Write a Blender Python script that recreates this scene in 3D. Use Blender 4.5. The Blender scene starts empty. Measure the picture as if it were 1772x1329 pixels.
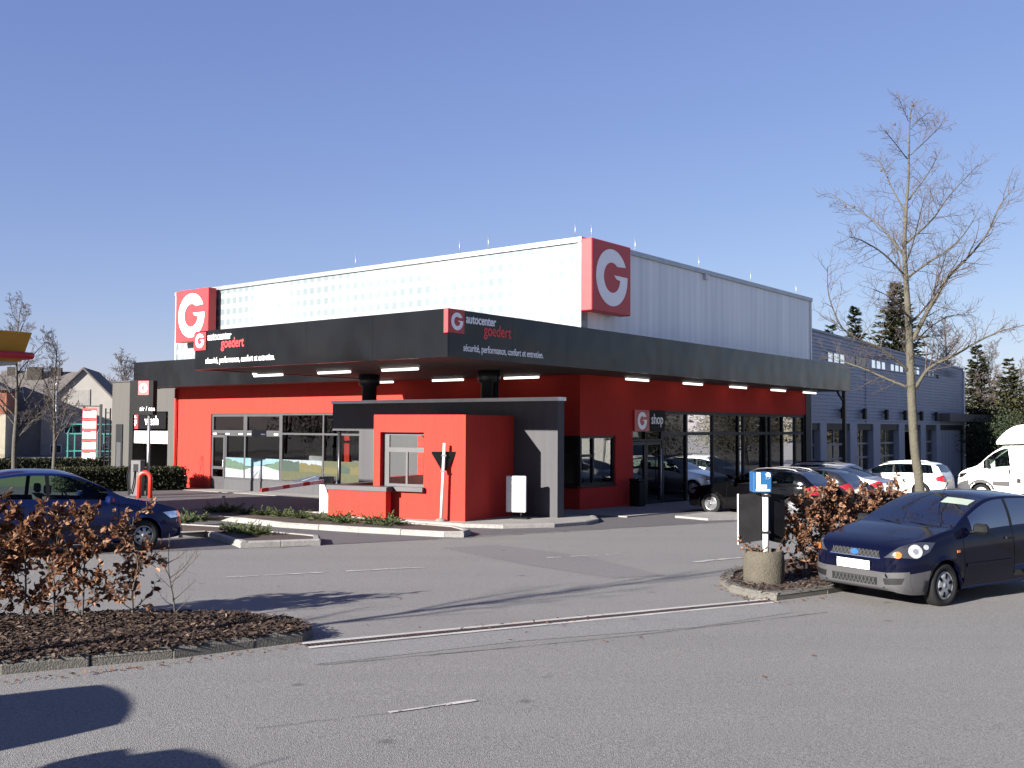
import bpy, bmesh, math, random
import numpy as np
from mathutils import Vector, Matrix
from mathutils.bvhtree import BVHTree
from math import sin, cos, pi, radians as R
random.seed(7)
S = bpy.context.scene
COL = S.collection
# ------------------------------------------------------------------ camera, sky, sun, exposure
CAM_H = 2.1; F = 1732.0; PIT = 0.0422; ROL = 0.00524
cam = bpy.data.cameras.new('camera'); cam.sensor_width = 36; cam.lens = F/1772*36
cam.clip_start = .1; cam.clip_end = 3000
co = bpy.data.objects.new('camera', cam); COL.objects.link(co); S.camera = co
co.matrix_world = (Matrix.Translation((0, 0, CAM_H)) @ Matrix.Rotation(pi/2+PIT, 4, 'X') @ Matrix.Rotation(ROL, 4, 'Z'))
SUN_EL = R(20.3); SUN_AZ = R(47)      # shadows run 47 deg right of straight ahead
W = bpy.data.worlds.new('World'); S.world = W; W.use_nodes = True
nt = W.node_tree; bg = nt.nodes['Background']
sky = nt.nodes.new('ShaderNodeTexSky'); sky.sky_type = 'NISHITA'; sky.sun_disc = False
sky.sun_elevation = SUN_EL; sky.sun_rotation = pi+SUN_AZ
sky.air_density = 1.0; sky.dust_density = 0.3; sky.ozone_density = 6.0; sky.altitude = 200
# the clear winter sky over the place is flatter and more violet than the model's: ease its contrast channel by channel
sp_ = nt.nodes.new('ShaderNodeSeparateColor'); cb_ = nt.nodes.new('ShaderNodeCombineColor'); nt.links.new(sky.outputs[0], sp_.inputs[0])
for i_, (g_, k_) in enumerate(((.72, .741), (.72, .615), (.5, 1.0))):
    pw = nt.nodes.new('ShaderNodeMath'); pw.operation = 'POWER'; pw.inputs[1].default_value = g_; ml = nt.nodes.new('ShaderNodeMath'); ml.operation = 'MULTIPLY'; ml.inputs[1].default_value = k_
    nt.links.new(sp_.outputs[i_], pw.inputs[0]); nt.links.new(pw.outputs[0], ml.inputs[0]); nt.links.new(ml.outputs[0], cb_.inputs[i_])
nt.links.new(cb_.outputs[0], bg.inputs[0]); bg.inputs[1].default_value = .0893
sl = bpy.data.lights.new('sun', 'SUN'); sl.energy = 5.0; sl.angle = R(.53); sl.color = (1, .95, .87)
so = bpy.data.objects.new('sun', sl); COL.objects.link(so)
so.rotation_euler = Vector((sin(SUN_AZ)*cos(SUN_EL), cos(SUN_AZ)*cos(SUN_EL), -sin(SUN_EL))).to_track_quat('-Z', 'Y').to_euler()
S.view_settings.view_transform = 'Standard'; S.view_settings.look = 'None'
S.view_settings.exposure = 1.9; S.view_settings.gamma = 1
# ------------------------------------------------------------------ survey helpers: where a sighted point of the ground lies
_f = np.array([0, cos(PIT), sin(PIT)]); _u0 = np.array([0, -sin(PIT), cos(PIT)]); _r0 = np.array([1., 0, 0])
_r = cos(ROL)*_r0+sin(ROL)*_u0; _u = -sin(ROL)*_r0+cos(ROL)*_u0; _C = np.array([0, 0, CAM_H])
GA, GB = .0165, .003
def gz(x, y): return -(GA*min(max(y, -40), 55)+GB*min(max(x, -60), 60))
def ray(px, py): return _f+_r*(px-886)/F-_u*(py-664.5)/F
def G(px, py):
    d = ray(px, py); n = np.array([GB, GA, 1.]); t = (-(_C@n))/(d@n); p = _C+d*t
    return (float(p[0]), float(p[1]))
def D(px, py, y):
    d = ray(px, py); p = _C+d*(y/d[1]); return Vector((float(p[0]), float(p[1]), float(p[2])))
TH = .6715; OX, OY = 2.13, 31.34
def BW(u, v, z=0): return Vector((OX-u*cos(TH)+v*sin(TH), OY+u*sin(TH)+v*cos(TH), z))   # building grid to world
# ------------------------------------------------------------------ materials
M = {}
def nodes(name):
    m = bpy.data.materials.new(name); m.use_nodes = True; t = m.node_tree
    return m, t, t.nodes['Principled BSDF']
def nn(t, k, **kw):
    n = t.nodes.new(k)
    for a, b in kw.items():
        if a in n.inputs: n.inputs[a].default_value = b
        else: setattr(n, a, b)
    return n
def ramp(t, fac, stops):
    r = t.nodes.new('ShaderNodeValToRGB'); e = r.color_ramp.elements
    while len(e) < len(stops): e.new(.5)
    for k, (p, c) in enumerate(stops):
        e[k].position = p; e[k].color = (*c, 1) if len(c) == 3 else c
    t.links.new(fac, r.inputs[0]); return r.outputs[0]
def mix(t, fac, a, b, mode='MIX'):
    n = t.nodes.new('ShaderNodeMix'); n.data_type = 'RGBA'; n.blend_type = mode
    for s, v in ((0, fac), (6, a), (7, b)):
        if hasattr(v, 'is_linked') or hasattr(v, 'links'): t.links.new(v, n.inputs[s])
        else: n.inputs[s].default_value = v if s == 0 else ((*v, 1) if len(v) == 3 else v)
    return n.outputs[2]
def mat(name, col, rough=.6, metal=0, var=.12, scale=3., bump=0, bscale=40, coat=0, spec=.5, emit=0, var2=0, streak=0):
    m, t, b = nodes(name); L = t.links
    tc = t.nodes.new('ShaderNodeTexCoord')
    c = col
    n = nn(t, 'ShaderNodeTexNoise', Scale=scale, Detail=6, Roughness=.6); L.new(tc.outputs['Object'], n.inputs['Vector'])
    lo = tuple(max(0, x*(1-var)) for x in col); hi = tuple(x*(1+var) for x in col)
    out = ramp(t, n.outputs['Fac'], [(.3, lo), (.7, hi)])
    if var2:
        n2 = nn(t, 'ShaderNodeTexNoise', Scale=scale*14, Detail=3); L.new(tc.outputs['Object'], n2.inputs['Vector'])
        out = mix(t, var2, out, ramp(t, n2.outputs['Fac'], [(.35, tuple(x*.55 for x in col)), (.65, tuple(x*1.4 for x in col))]))
    if streak:      # faint rain streaks running down the wall
        mp = nn(t, 'ShaderNodeMapping'); mp.inputs['Scale'].default_value = (3.2, 3.2, .22); L.new(tc.outputs['Object'], mp.inputs[0])
        n3 = nn(t, 'ShaderNodeTexNoise', Scale=1.6, Detail=5, Roughness=.65); L.new(mp.outputs[0], n3.inputs['Vector'])
        out = mix(t, streak, out, ramp(t, n3.outputs['Fac'], [(.34, tuple(x*.62 for x in col)), (.6, tuple(x*1.08 for x in col))]))
    L.new(out, b.inputs['Base Color'])
    rr = nn(t, 'ShaderNodeMapRange'); rr.inputs[3].default_value = max(0, rough*.85); rr.inputs[4].default_value = min(1, rough*1.15)
    L.new(n.outputs['Fac'], rr.inputs[0]); L.new(rr.outputs[0], b.inputs['Roughness'])
    b.inputs['Metallic'].default_value = metal; b.inputs['Coat Weight'].default_value = coat; b.inputs['Coat Roughness'].default_value = .06
    b.inputs['Specular IOR Level'].default_value = spec
    if emit:
        b.inputs['Emission Color'].default_value = (*col, 1); b.inputs['Emission Strength'].default_value = emit
    if bump:
        nb = nn(t, 'ShaderNodeTexNoise', Scale=bscale, Detail=4); L.new(tc.outputs['Object'], nb.inputs['Vector'])
        bp = nn(t, 'ShaderNodeBump', Strength=bump, Distance=.02); L.new(nb.outputs['Fac'], bp.inputs['Height']); L.new(bp.outputs[0], b.inputs['Normal'])
    M[name] = m; return m
def glass(name, tint, refl=1.0, rough=.0, ior=1.52):
    m = bpy.data.materials.new(name); m.use_nodes = True; t = m.node_tree; t.nodes.clear(); L = t.links
    o = t.nodes.new('ShaderNodeOutputMaterial'); mx = t.nodes.new('ShaderNodeMixShader')
    tr = nn(t, 'ShaderNodeBsdfTransparent'); tr.inputs[0].default_value = (*tint, 1)
    gl = nn(t, 'ShaderNodeBsdfGlossy', Roughness=rough); gl.inputs[0].default_value = (refl, refl, refl, 1)
    fr = nn(t, 'ShaderNodeFresnel', IOR=ior)
    tc = t.nodes.new('ShaderNodeTexCoord'); nb = nn(t, 'ShaderNodeTexNoise', Scale=.9, Detail=1); L.new(tc.outputs['Object'], nb.inputs['Vector'])
    bp = nn(t, 'ShaderNodeBump', Strength=.05, Distance=.05); L.new(nb.outputs['Fac'], bp.inputs['Height'])
    L.new(bp.outputs[0], gl.inputs['Normal'])
    L.new(fr.outputs[0], mx.inputs[0]); L.new(tr.outputs[0], mx.inputs[1]); L.new(gl.outputs[0], mx.inputs[2]); L.new(mx.outputs[0], o.inputs[0])
    M[name] = m; return m
def foliage(name, cols, rough=.7, trans=.25):
    m, t, b = nodes(name); L = t.links
    g = t.nodes.new('ShaderNodeNewGeometry')
    st = [(k/(len(cols)-1) if len(cols) > 1 else 0, c) for k, c in enumerate(cols)]
    out = ramp(t, g.outputs['Random Per Island'], st)
    L.new(out, b.inputs['Base Color']); b.inputs['Roughness'].default_value = rough; b.inputs['Specular IOR Level'].default_value = .3
    tl = t.nodes.new('ShaderNodeBsdfTranslucent'); L.new(out, tl.inputs[0])
    mx = t.nodes.new('ShaderNodeMixShader'); mx.inputs[0].default_value = trans
    o = t.nodes['Material Output']; L.new(b.outputs[0], mx.inputs[1]); L.new(tl.outputs[0], mx.inputs[2]); L.new(mx.outputs[0], o.inputs[0])
    M[name] = m; return m
def asphalt(name, c0, c1, stain=.5, crack=True):
    m, t, b = nodes(name); L = t.links
    tc = t.nodes.new('ShaderNodeTexCoord'); v = tc.outputs['Object']
    def noise(s, d=5, r=.6, vec=v):
        n = nn(t, 'ShaderNodeTexNoise', Scale=s, Detail=d, Roughness=r); L.new(vec, n.inputs['Vector']); return n.outputs['Fac']
    base = ramp(t, noise(.35), [(.32, c0), (.68, c1)])
    mp = nn(t, 'ShaderNodeMapping'); mp.inputs['Rotation'].default_value = (0, 0, R(-32)); mp.inputs['Scale'].default_value = (.12, 1.3, 1); L.new(v, mp.inputs[0])
    lanes = noise(.9, 4, .55, mp.outputs[0])           # long worn streaks along the road
    base = mix(t, stain, base, ramp(t, lanes, [(.35, tuple(x*.72 for x in c0)), (.6, c1)]))
    sp = nn(t, 'ShaderNodeTexVoronoi', Scale=120); L.new(v, sp.inputs['Vector'])
    base = mix(t, .5, base, ramp(t, sp.outputs['Color'], [(.1, tuple(x*.5 for x in c0)), (.5, c1), (.9, tuple(x*1.6 for x in c1))]))
    sp2 = noise(55, 3, .7)
    base = mix(t, .5, base, ramp(t, sp2, [(.36, tuple(x*.5 for x in c0)), (.62, tuple(x*1.35 for x in c1))]))
    spot = nn(t, 'ShaderNodeTexVoronoi', Scale=1.1); L.new(v, spot.inputs['Vector'])
    base = mix(t, 1, base, ramp(t, spot.outputs['Distance'], [(.03, (.55, .55, .55)), (.09, (1, 1, 1))]), 'MULTIPLY')
    if crack:
        wv = nn(t, 'ShaderNodeTexVoronoi', Scale=.23, feature='DISTANCE_TO_EDGE'); ds = nn(t, 'ShaderNodeTexNoise', Scale=2.2, Detail=4)
        L.new(v, ds.inputs['Vector']); vm = nn(t, 'ShaderNodeVectorMath', operation='MULTIPLY_ADD'); vm.inputs[1].default_value = (.9, .9, .9)
        L.new(ds.outputs['Color'], vm.inputs[0]); L.new(v, vm.inputs[2]); L.new(vm.outputs[0], wv.inputs['Vector'])
        ck = ramp(t, wv.outputs['Distance'], [(.0, (.5, .5, .5)), (.006, (1, 1, 1))])
        msk = ramp(t, noise(.2, 2), [(.5, (0, 0, 0)), (.58, (1, 1, 1))])
        ck2 = mix(t, msk, (1, 1, 1), ck); base = mix(t, 1, base, ck2, 'MULTIPLY')
    L.new(base, b.inputs['Base Color']); b.inputs['Roughness'].default_value = .85; b.inputs['Specular IOR Level'].default_value = .35
    bp = nn(t, 'ShaderNodeBump', Strength=.7, Distance=.007)
    ad = nn(t, 'ShaderNodeMath', operation='ADD'); L.new(sp.outputs['Distance'], ad.inputs[0]); L.new(sp2, ad.inputs[1])
    L.new(ad.outputs[0], bp.inputs['Height']); L.new(bp.outputs[0], b.inputs['Normal'])
    M[name] = m; return m
asphalt('asphalt', (.124, .118, .113), (.167, .16, .154), .5, False)
asphalt('asphalt_patch', (.105, .099, .099), (.14, .132, .132), .3, False)
asphalt('asphalt_new', (.065, .06, .064), (.09, .083, .087), .4, False)
asphalt('drain_strip', (.135, .13, .13), (.178, .172, .17), .35, False)
mat('concrete', (.2, .19, .18), .85, streak=.4, var=.25, scale=1.6, bump=.35, bscale=60, var2=.35)
mat('concrete_old', (.14, .13, .115), .9, var=.35, scale=4, bump=.6, bscale=70, var2=.5)
mat('kerb_dark', (.085, .08, .07), .9, var=.35, scale=3, bump=.6, bscale=60, var2=.5)
mat('planter', (.06, .052, .038), .95, var=.5, scale=5, bump=.9, bscale=45, var2=.7)
mat('pavement', (.19, .18, .168), .85, var=.2, scale=1.2, bump=.3, bscale=50, var2=.35)
mat('road_paint', (.34, .325, .31), .8, var=.45, scale=9, var2=.5)
mat('mulch_soil', (.035, .022, .017), .95, var=.5, scale=6, bump=1, bscale=30, var2=.6)
foliage('mulch_chip', [(.012, .007, .006), (.03, .018, .013), (.052, .031, .022), (.02, .012, .009), (.13, .09, .065)], .9, 0)
mat('red_render', (.4, .031, .022), .85, spec=.15, streak=.16, var=.07, scale=.8, bump=.25, bscale=130, var2=.1)
mat('grey_render', (.046, .045, .05), .8, streak=.3, var=.08, scale=1, bump=.2, bscale=130, var2=.1)
mat('wash_render', (.05, .047, .044), .8, streak=.3, var=.1, scale=.7, bump=.2, bscale=120, var2=.1)
mat('coping', (.5, .5, .53), .45, .6, var=.1)
mat('frame_grey', (.055, .053, .058), .45, .2, var=.06)
mat('frame_dark', (.012, .012, .014), .5, .1, spec=.3, var=.06)
mat('black', (.004, .004, .005), .6, var=.2, spec=.2)
mat('black_gloss', (.006, .006, .007), .12, var=.2, coat=.5)
mat('soffit', (.05, .036, .034), .7, var=.15)
mat('column', (.02, .022, .024), .35, .2, var=.1)
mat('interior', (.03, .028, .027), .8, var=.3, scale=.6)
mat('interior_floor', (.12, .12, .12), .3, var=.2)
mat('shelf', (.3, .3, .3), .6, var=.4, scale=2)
mat('sign_red', (.42, .026, .03), .45, var=.03)
mat('sign_black', (.003, .003, .004), .6, var=.1, spec=.12)
mat('white', (.8, .8, .8), .4, var=.03)
mat('letter_red', (.62, .035, .04), .5, var=.03)
mat('white_paint', (.5, .5, .49), .45, var=.08, scale=5)
mat('grey_metal', (.33, .34, .35), .4, .7, var=.15)
mat('tube_light', (1, .98, .92), .4, emit=.55)
mat('lamp_body', (.6, .6, .58), .5)
mat('gas_yellow', (.38, .2, .01), .45, var=.06); mat('gas_red', (.4, .01, .02), .4)
mat('bollard_red', (.55, .03, .016), .4, coat=.4, var=.08)
mat('bark', (.06, .054, .038), .9, var=.35, scale=7, bump=1, bscale=25, var2=.5)
mat('bark_pale', (.062, .045, .04), .9, var=.3, scale=8, bump=.5, bscale=30, var2=.3)
mat('twig', (.15, .1, .09), .9, var=.3, scale=8)
mat('bark_dark', (.05, .043, .036), .95, var=.4, scale=7, bump=.8, bscale=25)
mat('twig_far', (.07, .055, .052), .95, var=.3, scale=3)
foliage('beech', [(.035, .012, .007), (.11, .045, .022), (.2, .095, .048), (.07, .026, .014), (.27, .15, .085), (.1, .038, .02)], .55, .3)
foliage('juniper', [(.025, .042, .012), (.055, .078, .02), (.085, .108, .034), (.035, .052, .015)], .7, .2)
foliage('conifer', [(.007, .013, .008), (.018, .029, .014), (.034, .047, .02), (.012, .02, .01)], .8, .15)
foliage('conifer_olive', [(.014, .017, .007), (.036, .037, .014), (.06, .057, .022), (.024, .026, .01)], .8, .15)
foliage('hedge', [(.008, .012, .005), (.018, .022, .009), (.032, .036, .014), (.014, .012, .008)], .8, .15)
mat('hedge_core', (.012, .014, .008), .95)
mat('grass', (.07, .09, .03), .9, var=.4, scale=1.5, var2=.5)
mat('house_shutter', (.2, .19, .18), .8); mat('house_wall', (.24, .225, .21), .85, var=.1, scale=.7, var2=.1); mat('house_cream', (.36, .32, .24), .85, var=.08)
mat('brick', (.25, .09, .05), .85, var=.25, scale=6); mat('roof_tile', (.09, .08, .076), .85, var=.3, scale=3, var2=.3)
mat('chimney', (.03, .025, .02), .9, var=.3, scale=4); mat('teal', (.015, .14, .12), .4, var=.05)
mat('rubber', (.01, .01, .0105), .9, spec=.2, var=.2, scale=12, bump=.3, bscale=80); mat('under', (.003, .003, .003), 1, spec=.05)
mat('alloy', (.2, .2, .215), .3, .85, var=.1); mat('hubcap', (.26, .27, .29), .4, .5, var=.1)
mat('bumper_grey', (.034, .033, .036), .7, var=.1, bump=.15, bscale=160); mat('trim_black', (.006, .006, .007), .6, spec=.25)
mat('chrome', (.7, .7, .72), .15, 1, var=.05); mat('plate_w', (.72, .72, .66), .5); mat('plate_y', (.7, .5, .06), .5)
mat('lamp_silver', (.42, .42, .42), .3, .3, var=.2, scale=30); mat('lamp_glass', (.035, .035, .038), .15, .3, coat=1); mat('lamp_red', (.2, .006, .008), .15, coat=1); mat('lamp_orange', (.42, .1, .012), .2, coat=1)
mat('seat', (.035, .035, .038), .9); mat('paper', (.2, .24, .2), .7)
mat('sign_blue', (.008, .065, .17), .4, var=.05); mat('sign_back', (.006, .006, .007), .22, var=.3, spec=.2)
mat('door_white', (.55, .6, .53), .6); mat('bucket', (.68, .66, .6), .5, var=.1)
mat('lead_red', (.35, .02, .02), .5, var=.05)
def paint(name, c, metal=.35, rough=.32, coat=.5, spec=.4): mat(name, c, rough, metal, var=.02, coat=coat, spec=spec)
paint('paint_navy', (.0015, .002, .009), 0, .1, .22, .12); paint('paint_blue', (.004, .009, .05), 0, .12, .3, .2); paint('paint_black', (.0015, .0015, .002), 0, .08, .35, .15)
paint('paint_anthracite', (.012, .012, .014), .2, .16); paint('paint_silver', (.42, .43, .45), .7, .35); paint('paint_white', (.62, .63, .6), 0, .35)
paint('paint_van', (.75, .76, .72), 0, .35)
glass('shop_glass', (.5, .52, .52), 1.0, 0, 1.6); glass('car_glass', (.58, .68, .65), .3, 0, 1.38); glass('clear_glass', (.8, .84, .82), 1, 0, 1.45)
glass('lens', (.85, .87, .9), 1, .02, 1.5)
def fascia_mat():
    m, t, b = nodes('fascia'); L = t.links; tc = t.nodes.new('ShaderNodeTexCoord')
    n = nn(t, 'ShaderNodeTexNoise', Scale=.55, Detail=2); L.new(tc.outputs['Object'], n.inputs['Vector'])
    L.new(ramp(t, n.outputs['Fac'], [(.3, (.004, .004, .005)), (.7, (.008, .008, .009))]), b.inputs['Base Color'])
    b.inputs['Metallic'].default_value = 0; b.inputs['Roughness'].default_value = .13; b.inputs['Coat Weight'].default_value = 0; b.inputs['Specular IOR Level'].default_value = .3
    nb = nn(t, 'ShaderNodeTexNoise', Scale=.75, Detail=1); L.new(tc.outputs['Object'], nb.inputs['Vector'])
    bp = nn(t, 'ShaderNodeBump', Strength=.35, Distance=.12); L.new(nb.outputs['Fac'], bp.inputs['Height']); L.new(bp.outputs[0], b.inputs['Normal'])
    M['fascia'] = m
fascia_mat()
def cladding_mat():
    # translucent white sheet: the girts and studs behind it show as paler bands; front colour darkened against the sun
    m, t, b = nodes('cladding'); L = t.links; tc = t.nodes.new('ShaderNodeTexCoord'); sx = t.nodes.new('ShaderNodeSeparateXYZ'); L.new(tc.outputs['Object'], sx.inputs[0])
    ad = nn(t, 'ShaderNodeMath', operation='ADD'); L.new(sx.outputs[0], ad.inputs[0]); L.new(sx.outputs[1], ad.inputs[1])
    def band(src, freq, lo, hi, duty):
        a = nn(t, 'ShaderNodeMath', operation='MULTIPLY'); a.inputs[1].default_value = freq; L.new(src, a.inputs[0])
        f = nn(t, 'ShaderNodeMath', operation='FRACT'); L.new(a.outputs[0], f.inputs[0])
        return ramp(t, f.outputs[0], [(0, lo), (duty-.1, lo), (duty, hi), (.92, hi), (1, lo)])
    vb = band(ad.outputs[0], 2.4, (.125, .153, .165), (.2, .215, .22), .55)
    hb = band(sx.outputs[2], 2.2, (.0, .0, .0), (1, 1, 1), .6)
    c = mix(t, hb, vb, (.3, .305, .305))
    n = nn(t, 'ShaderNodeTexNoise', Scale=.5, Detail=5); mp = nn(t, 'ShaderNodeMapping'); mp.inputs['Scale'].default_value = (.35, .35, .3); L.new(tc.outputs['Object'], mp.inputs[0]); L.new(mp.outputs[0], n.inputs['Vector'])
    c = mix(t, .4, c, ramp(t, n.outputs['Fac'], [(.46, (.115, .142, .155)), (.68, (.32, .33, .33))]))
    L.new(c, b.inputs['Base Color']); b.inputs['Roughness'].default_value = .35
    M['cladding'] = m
    m, t, b = nodes('cladding_shade_tone'); L = t.links; tc = t.nodes.new('ShaderNodeTexCoord'); sx = t.nodes.new('ShaderNodeSeparateXYZ'); L.new(tc.outputs['Object'], sx.inputs[0])  # same white sheet, colour lightened to brighten the shaded side
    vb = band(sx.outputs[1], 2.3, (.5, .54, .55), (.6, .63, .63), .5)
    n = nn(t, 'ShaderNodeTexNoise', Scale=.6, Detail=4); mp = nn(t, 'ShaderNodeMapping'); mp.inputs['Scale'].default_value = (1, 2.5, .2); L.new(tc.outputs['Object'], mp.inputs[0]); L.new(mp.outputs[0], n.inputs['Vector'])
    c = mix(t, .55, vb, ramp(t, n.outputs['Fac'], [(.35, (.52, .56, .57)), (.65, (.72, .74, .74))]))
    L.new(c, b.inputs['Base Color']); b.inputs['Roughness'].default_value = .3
    M['cladding_shade_tone'] = m
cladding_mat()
mat('workshop_clad', (.25, .285, .36), .5, .2, var=.06, streak=.35)
mat('workshop_plain', (.22, .25, .31), .5, .2, var=.06); mat('canopy_brown', (.06, .055, .055), .6)
# ------------------------------------------------------------------ mesh builder
class MB:
    def __init__(s): s.v = []; s.f = []; s.mi = []; s.sm = []
    def add(s, vs, fs, m=0, smooth=False):
        o = len(s.v); s.v += [tuple(map(float, p)) for p in vs]
        for f in fs: s.f.append([o+i for i in f]); s.mi.append(m); s.sm.append(smooth)
        return s
    def box(s, x0, x1, y0, y1, z0, z1, m=0, rz=0, c=None):
        vs = [(x, y, z) for z in (z0, z1) for y in (y0, y1) for x in (x0, x1)]
        if rz:
            cx, cy = c or ((x0+x1)/2, (y0+y1)/2)
            vs = [(cx+(x-cx)*cos(rz)-(y-cy)*sin(rz), cy+(x-cx)*sin(rz)+(y-cy)*cos(rz), z) for x, y, z in vs]
        return s.add(vs, [(0, 2, 3, 1), (4, 5, 7, 6), (0, 1, 5, 4), (2, 6, 7, 3), (0, 4, 6, 2), (1, 3, 7, 5)], m)
    def bbox(s, x0, x1, y0, y1, z0, z1, b=.01, m=0):     # box with chamfered edges
        X, Y, Z = (x0, x1), (y0, y1), (z0, z1); vs = []; idx = {}
        sg = (1, -1)
        for i in (0, 1):
            for j in (0, 1):
                for k in (0, 1):
                    for ax in range(3):
                        p = [X[i]+sg[i]*b, Y[j]+sg[j]*b, Z[k]+sg[k]*b]
                        p[ax] = (X, Y, Z)[ax][(i, j, k)[ax]]
                        idx[i, j, k, ax] = len(vs); vs.append(p)
        fs = []
        for ax in range(3):
            for e in (0, 1):
                o = [a for a in range(3) if a != ax]; q = []
                for a, c in ((0, 0), (1, 0), (1, 1), (0, 1)):
                    t = [0, 0, 0]; t[ax] = e; t[o[0]] = a; t[o[1]] = c; q.append(idx[(*t, ax)])
                fs.append(q)
        for ax in range(3):
            o = [a for a in range(3) if a != ax]
            for a in (0, 1):
                for c in (0, 1):
                    q = []
                    for e, w in ((0, o[0]), (0, o[1]), (1, o[1]), (1, o[0])):
                        t = [0, 0, 0]; t[ax] = e; t[o[0]] = a; t[o[1]] = c; q.append(idx[(*t, w)])
                    fs.append(q)
        for i in (0, 1):
            for j in (0, 1):
                for k in (0, 1): fs.append([idx[i, j, k, a] for a in range(3)])
        return s.add(vs, fs, m)
    def prism(s, poly, z0, z1, m=0, fz=None):   # polygon in x,y extruded in z
        n = len(poly)
        fz = fz or (lambda x, y: 0)
        vs = [(x, y, z0+fz(x, y)) for x, y in poly]+[(x, y, z1+fz(x, y)) for x, y in poly]
        return s.add(vs, [list(range(n))[::-1], [n+i for i in range(n)]]+[(i, (i+1) % n, n+(i+1) % n, n+i) for i in range(n)], m)
    def extr(s, poly3, d, m=0):     # any planar polygon extruded by vector d
        n = len(poly3); d = Vector(d)
        vs = [tuple(p) for p in poly3]+[tuple(Vector(p)+d) for p in poly3]
        return s.add(vs, [list(range(n))[::-1], [n+i for i in range(n)]]+[(i, (i+1) % n, n+(i+1) % n, n+i) for i in range(n)], m)
    def tube(s, pts, rads, n=8, m=0, cap=True, smooth=True):
        pts = [Vector(p) for p in pts]; k = len(pts)
        if not hasattr(rads, '__len__'): rads = [rads]*k
        o = len(s.v); ref = Vector((.31, .87, .38))
        for i, p in enumerate(pts):
            d = (pts[min(i+1, k-1)]-pts[max(i-1, 0)])
            if d.length < 1e-9: d = Vector((0, 0, 1))
            d.normalize(); a = d.cross(ref)
            if a.length < .1: a = d.cross(Vector((1, 0, 0)))
            a.normalize(); b = d.cross(a)
            for j in range(n):
                q = p+(a*cos(2*pi*j/n)+b*sin(2*pi*j/n))*rads[i]; s.v.append((q.x, q.y, q.z))
        for i in range(k-1):
            for j in range(n):
                s.f.append([o+i*n+j, o+i*n+(j+1) % n, o+(i+1)*n+(j+1) % n, o+(i+1)*n+j]); s.mi.append(m); s.sm.append(smooth)
        if cap and n > 3:
            s.f.append([o+j for j in range(n)][::-1]); s.mi.append(m); s.sm.append(False)
            s.f.append([o+(k-1)*n+j for j in range(n)]); s.mi.append(m); s.sm.append(False)
        return s
    def lathe(s, prof, n=24, m=0, c=(0, 0, 0), ax='z', smooth=True):   # prof: (r, h)
        o = len(s.v); k = len(prof)
        for r, h in prof:
            for j in range(n):
                a = 2*pi*j/n; x, y, z = r*cos(a), r*sin(a), h
                if ax == 'y': x, y, z = x, h, y
                s.v.append((c[0]+x, c[1]+y, c[2]+z))
        for i in range(k-1):
            for j in range(n):
                s.f.append([o+i*n+j, o+i*n+(j+1) % n, o+(i+1)*n+(j+1) % n, o+(i+1)*n+j]); s.mi.append(m); s.sm.append(smooth)
        for i in (0, k-1):
            if prof[i][0] > 1e-4: s.f.append([o+i*n+j for j in range(n)]); s.mi.append(m); s.sm.append(False)
        return s
    def build(s, name, mats, parent=None, fix=True):
        me = bpy.data.meshes.new(name); me.from_pydata(s.v, [], s.f)
        for mm in (mats if isinstance(mats, (list, tuple)) else [mats]): me.materials.append(M[mm])
        me.polygons.foreach_set('material_index', s.mi); me.polygons.foreach_set('use_smooth', s.sm)
        if fix:
            b = bmesh.new(); b.from_mesh(me); bmesh.ops.recalc_face_normals(b, faces=b.faces); b.to_mesh(me); b.free()
        me.update()
        o = bpy.data.objects.new(name, me); COL.objects.link(o)
        if parent: o.parent = parent
        return o
def tag(o, label=None, cat=None, group=None, kind=None):
    if label: o['label'] = label
    if cat: o['category'] = cat
    if group: o['group'] = group
    if kind: o['kind'] = kind
    return o
def thing(name, label, cat, loc=(0, 0, 0), rz=0, group=None):
    o = bpy.data.objects.new(name, None); COL.objects.link(o); o.empty_display_size = .2
    o.location = loc; o.rotation_euler = (0, 0, rz); return tag(o, label, cat, group)
def copy_tree(o, parent=None):
    c = o.copy(); COL.objects.link(c)
    if parent: c.parent = parent
    for ch in [x for x in bpy.data.objects if x.parent == o]: copy_tree(ch, c)
    return c
def text_mesh(name, body, size, m, parent, loc=(0, 0, 0), rot=(pi/2, 0, 0), ext=.006, bold=0, sx=1, align='LEFT', spacing=1):
    c = bpy.data.curves.new(name, 'FONT'); c.body = body; c.size = size; c.extrude = ext; c.offset = bold; c.align_x = align; c.space_character = spacing
    o = bpy.data.objects.new('tmp', c); COL.objects.link(o)
    dg = bpy.context.evaluated_depsgraph_get(); me = bpy.data.meshes.new_from_object(o.evaluated_get(dg)); COL.objects.unlink(o); bpy.data.objects.remove(o)
    me.materials.clear(); me.materials.append(M[m]); me.name = name
    q = bpy.data.objects.new(name, me); COL.objects.link(q); q.parent = parent; q.location = loc; q.rotation_euler = rot; q.scale = (sx, 1, 1)
    return q
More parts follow.
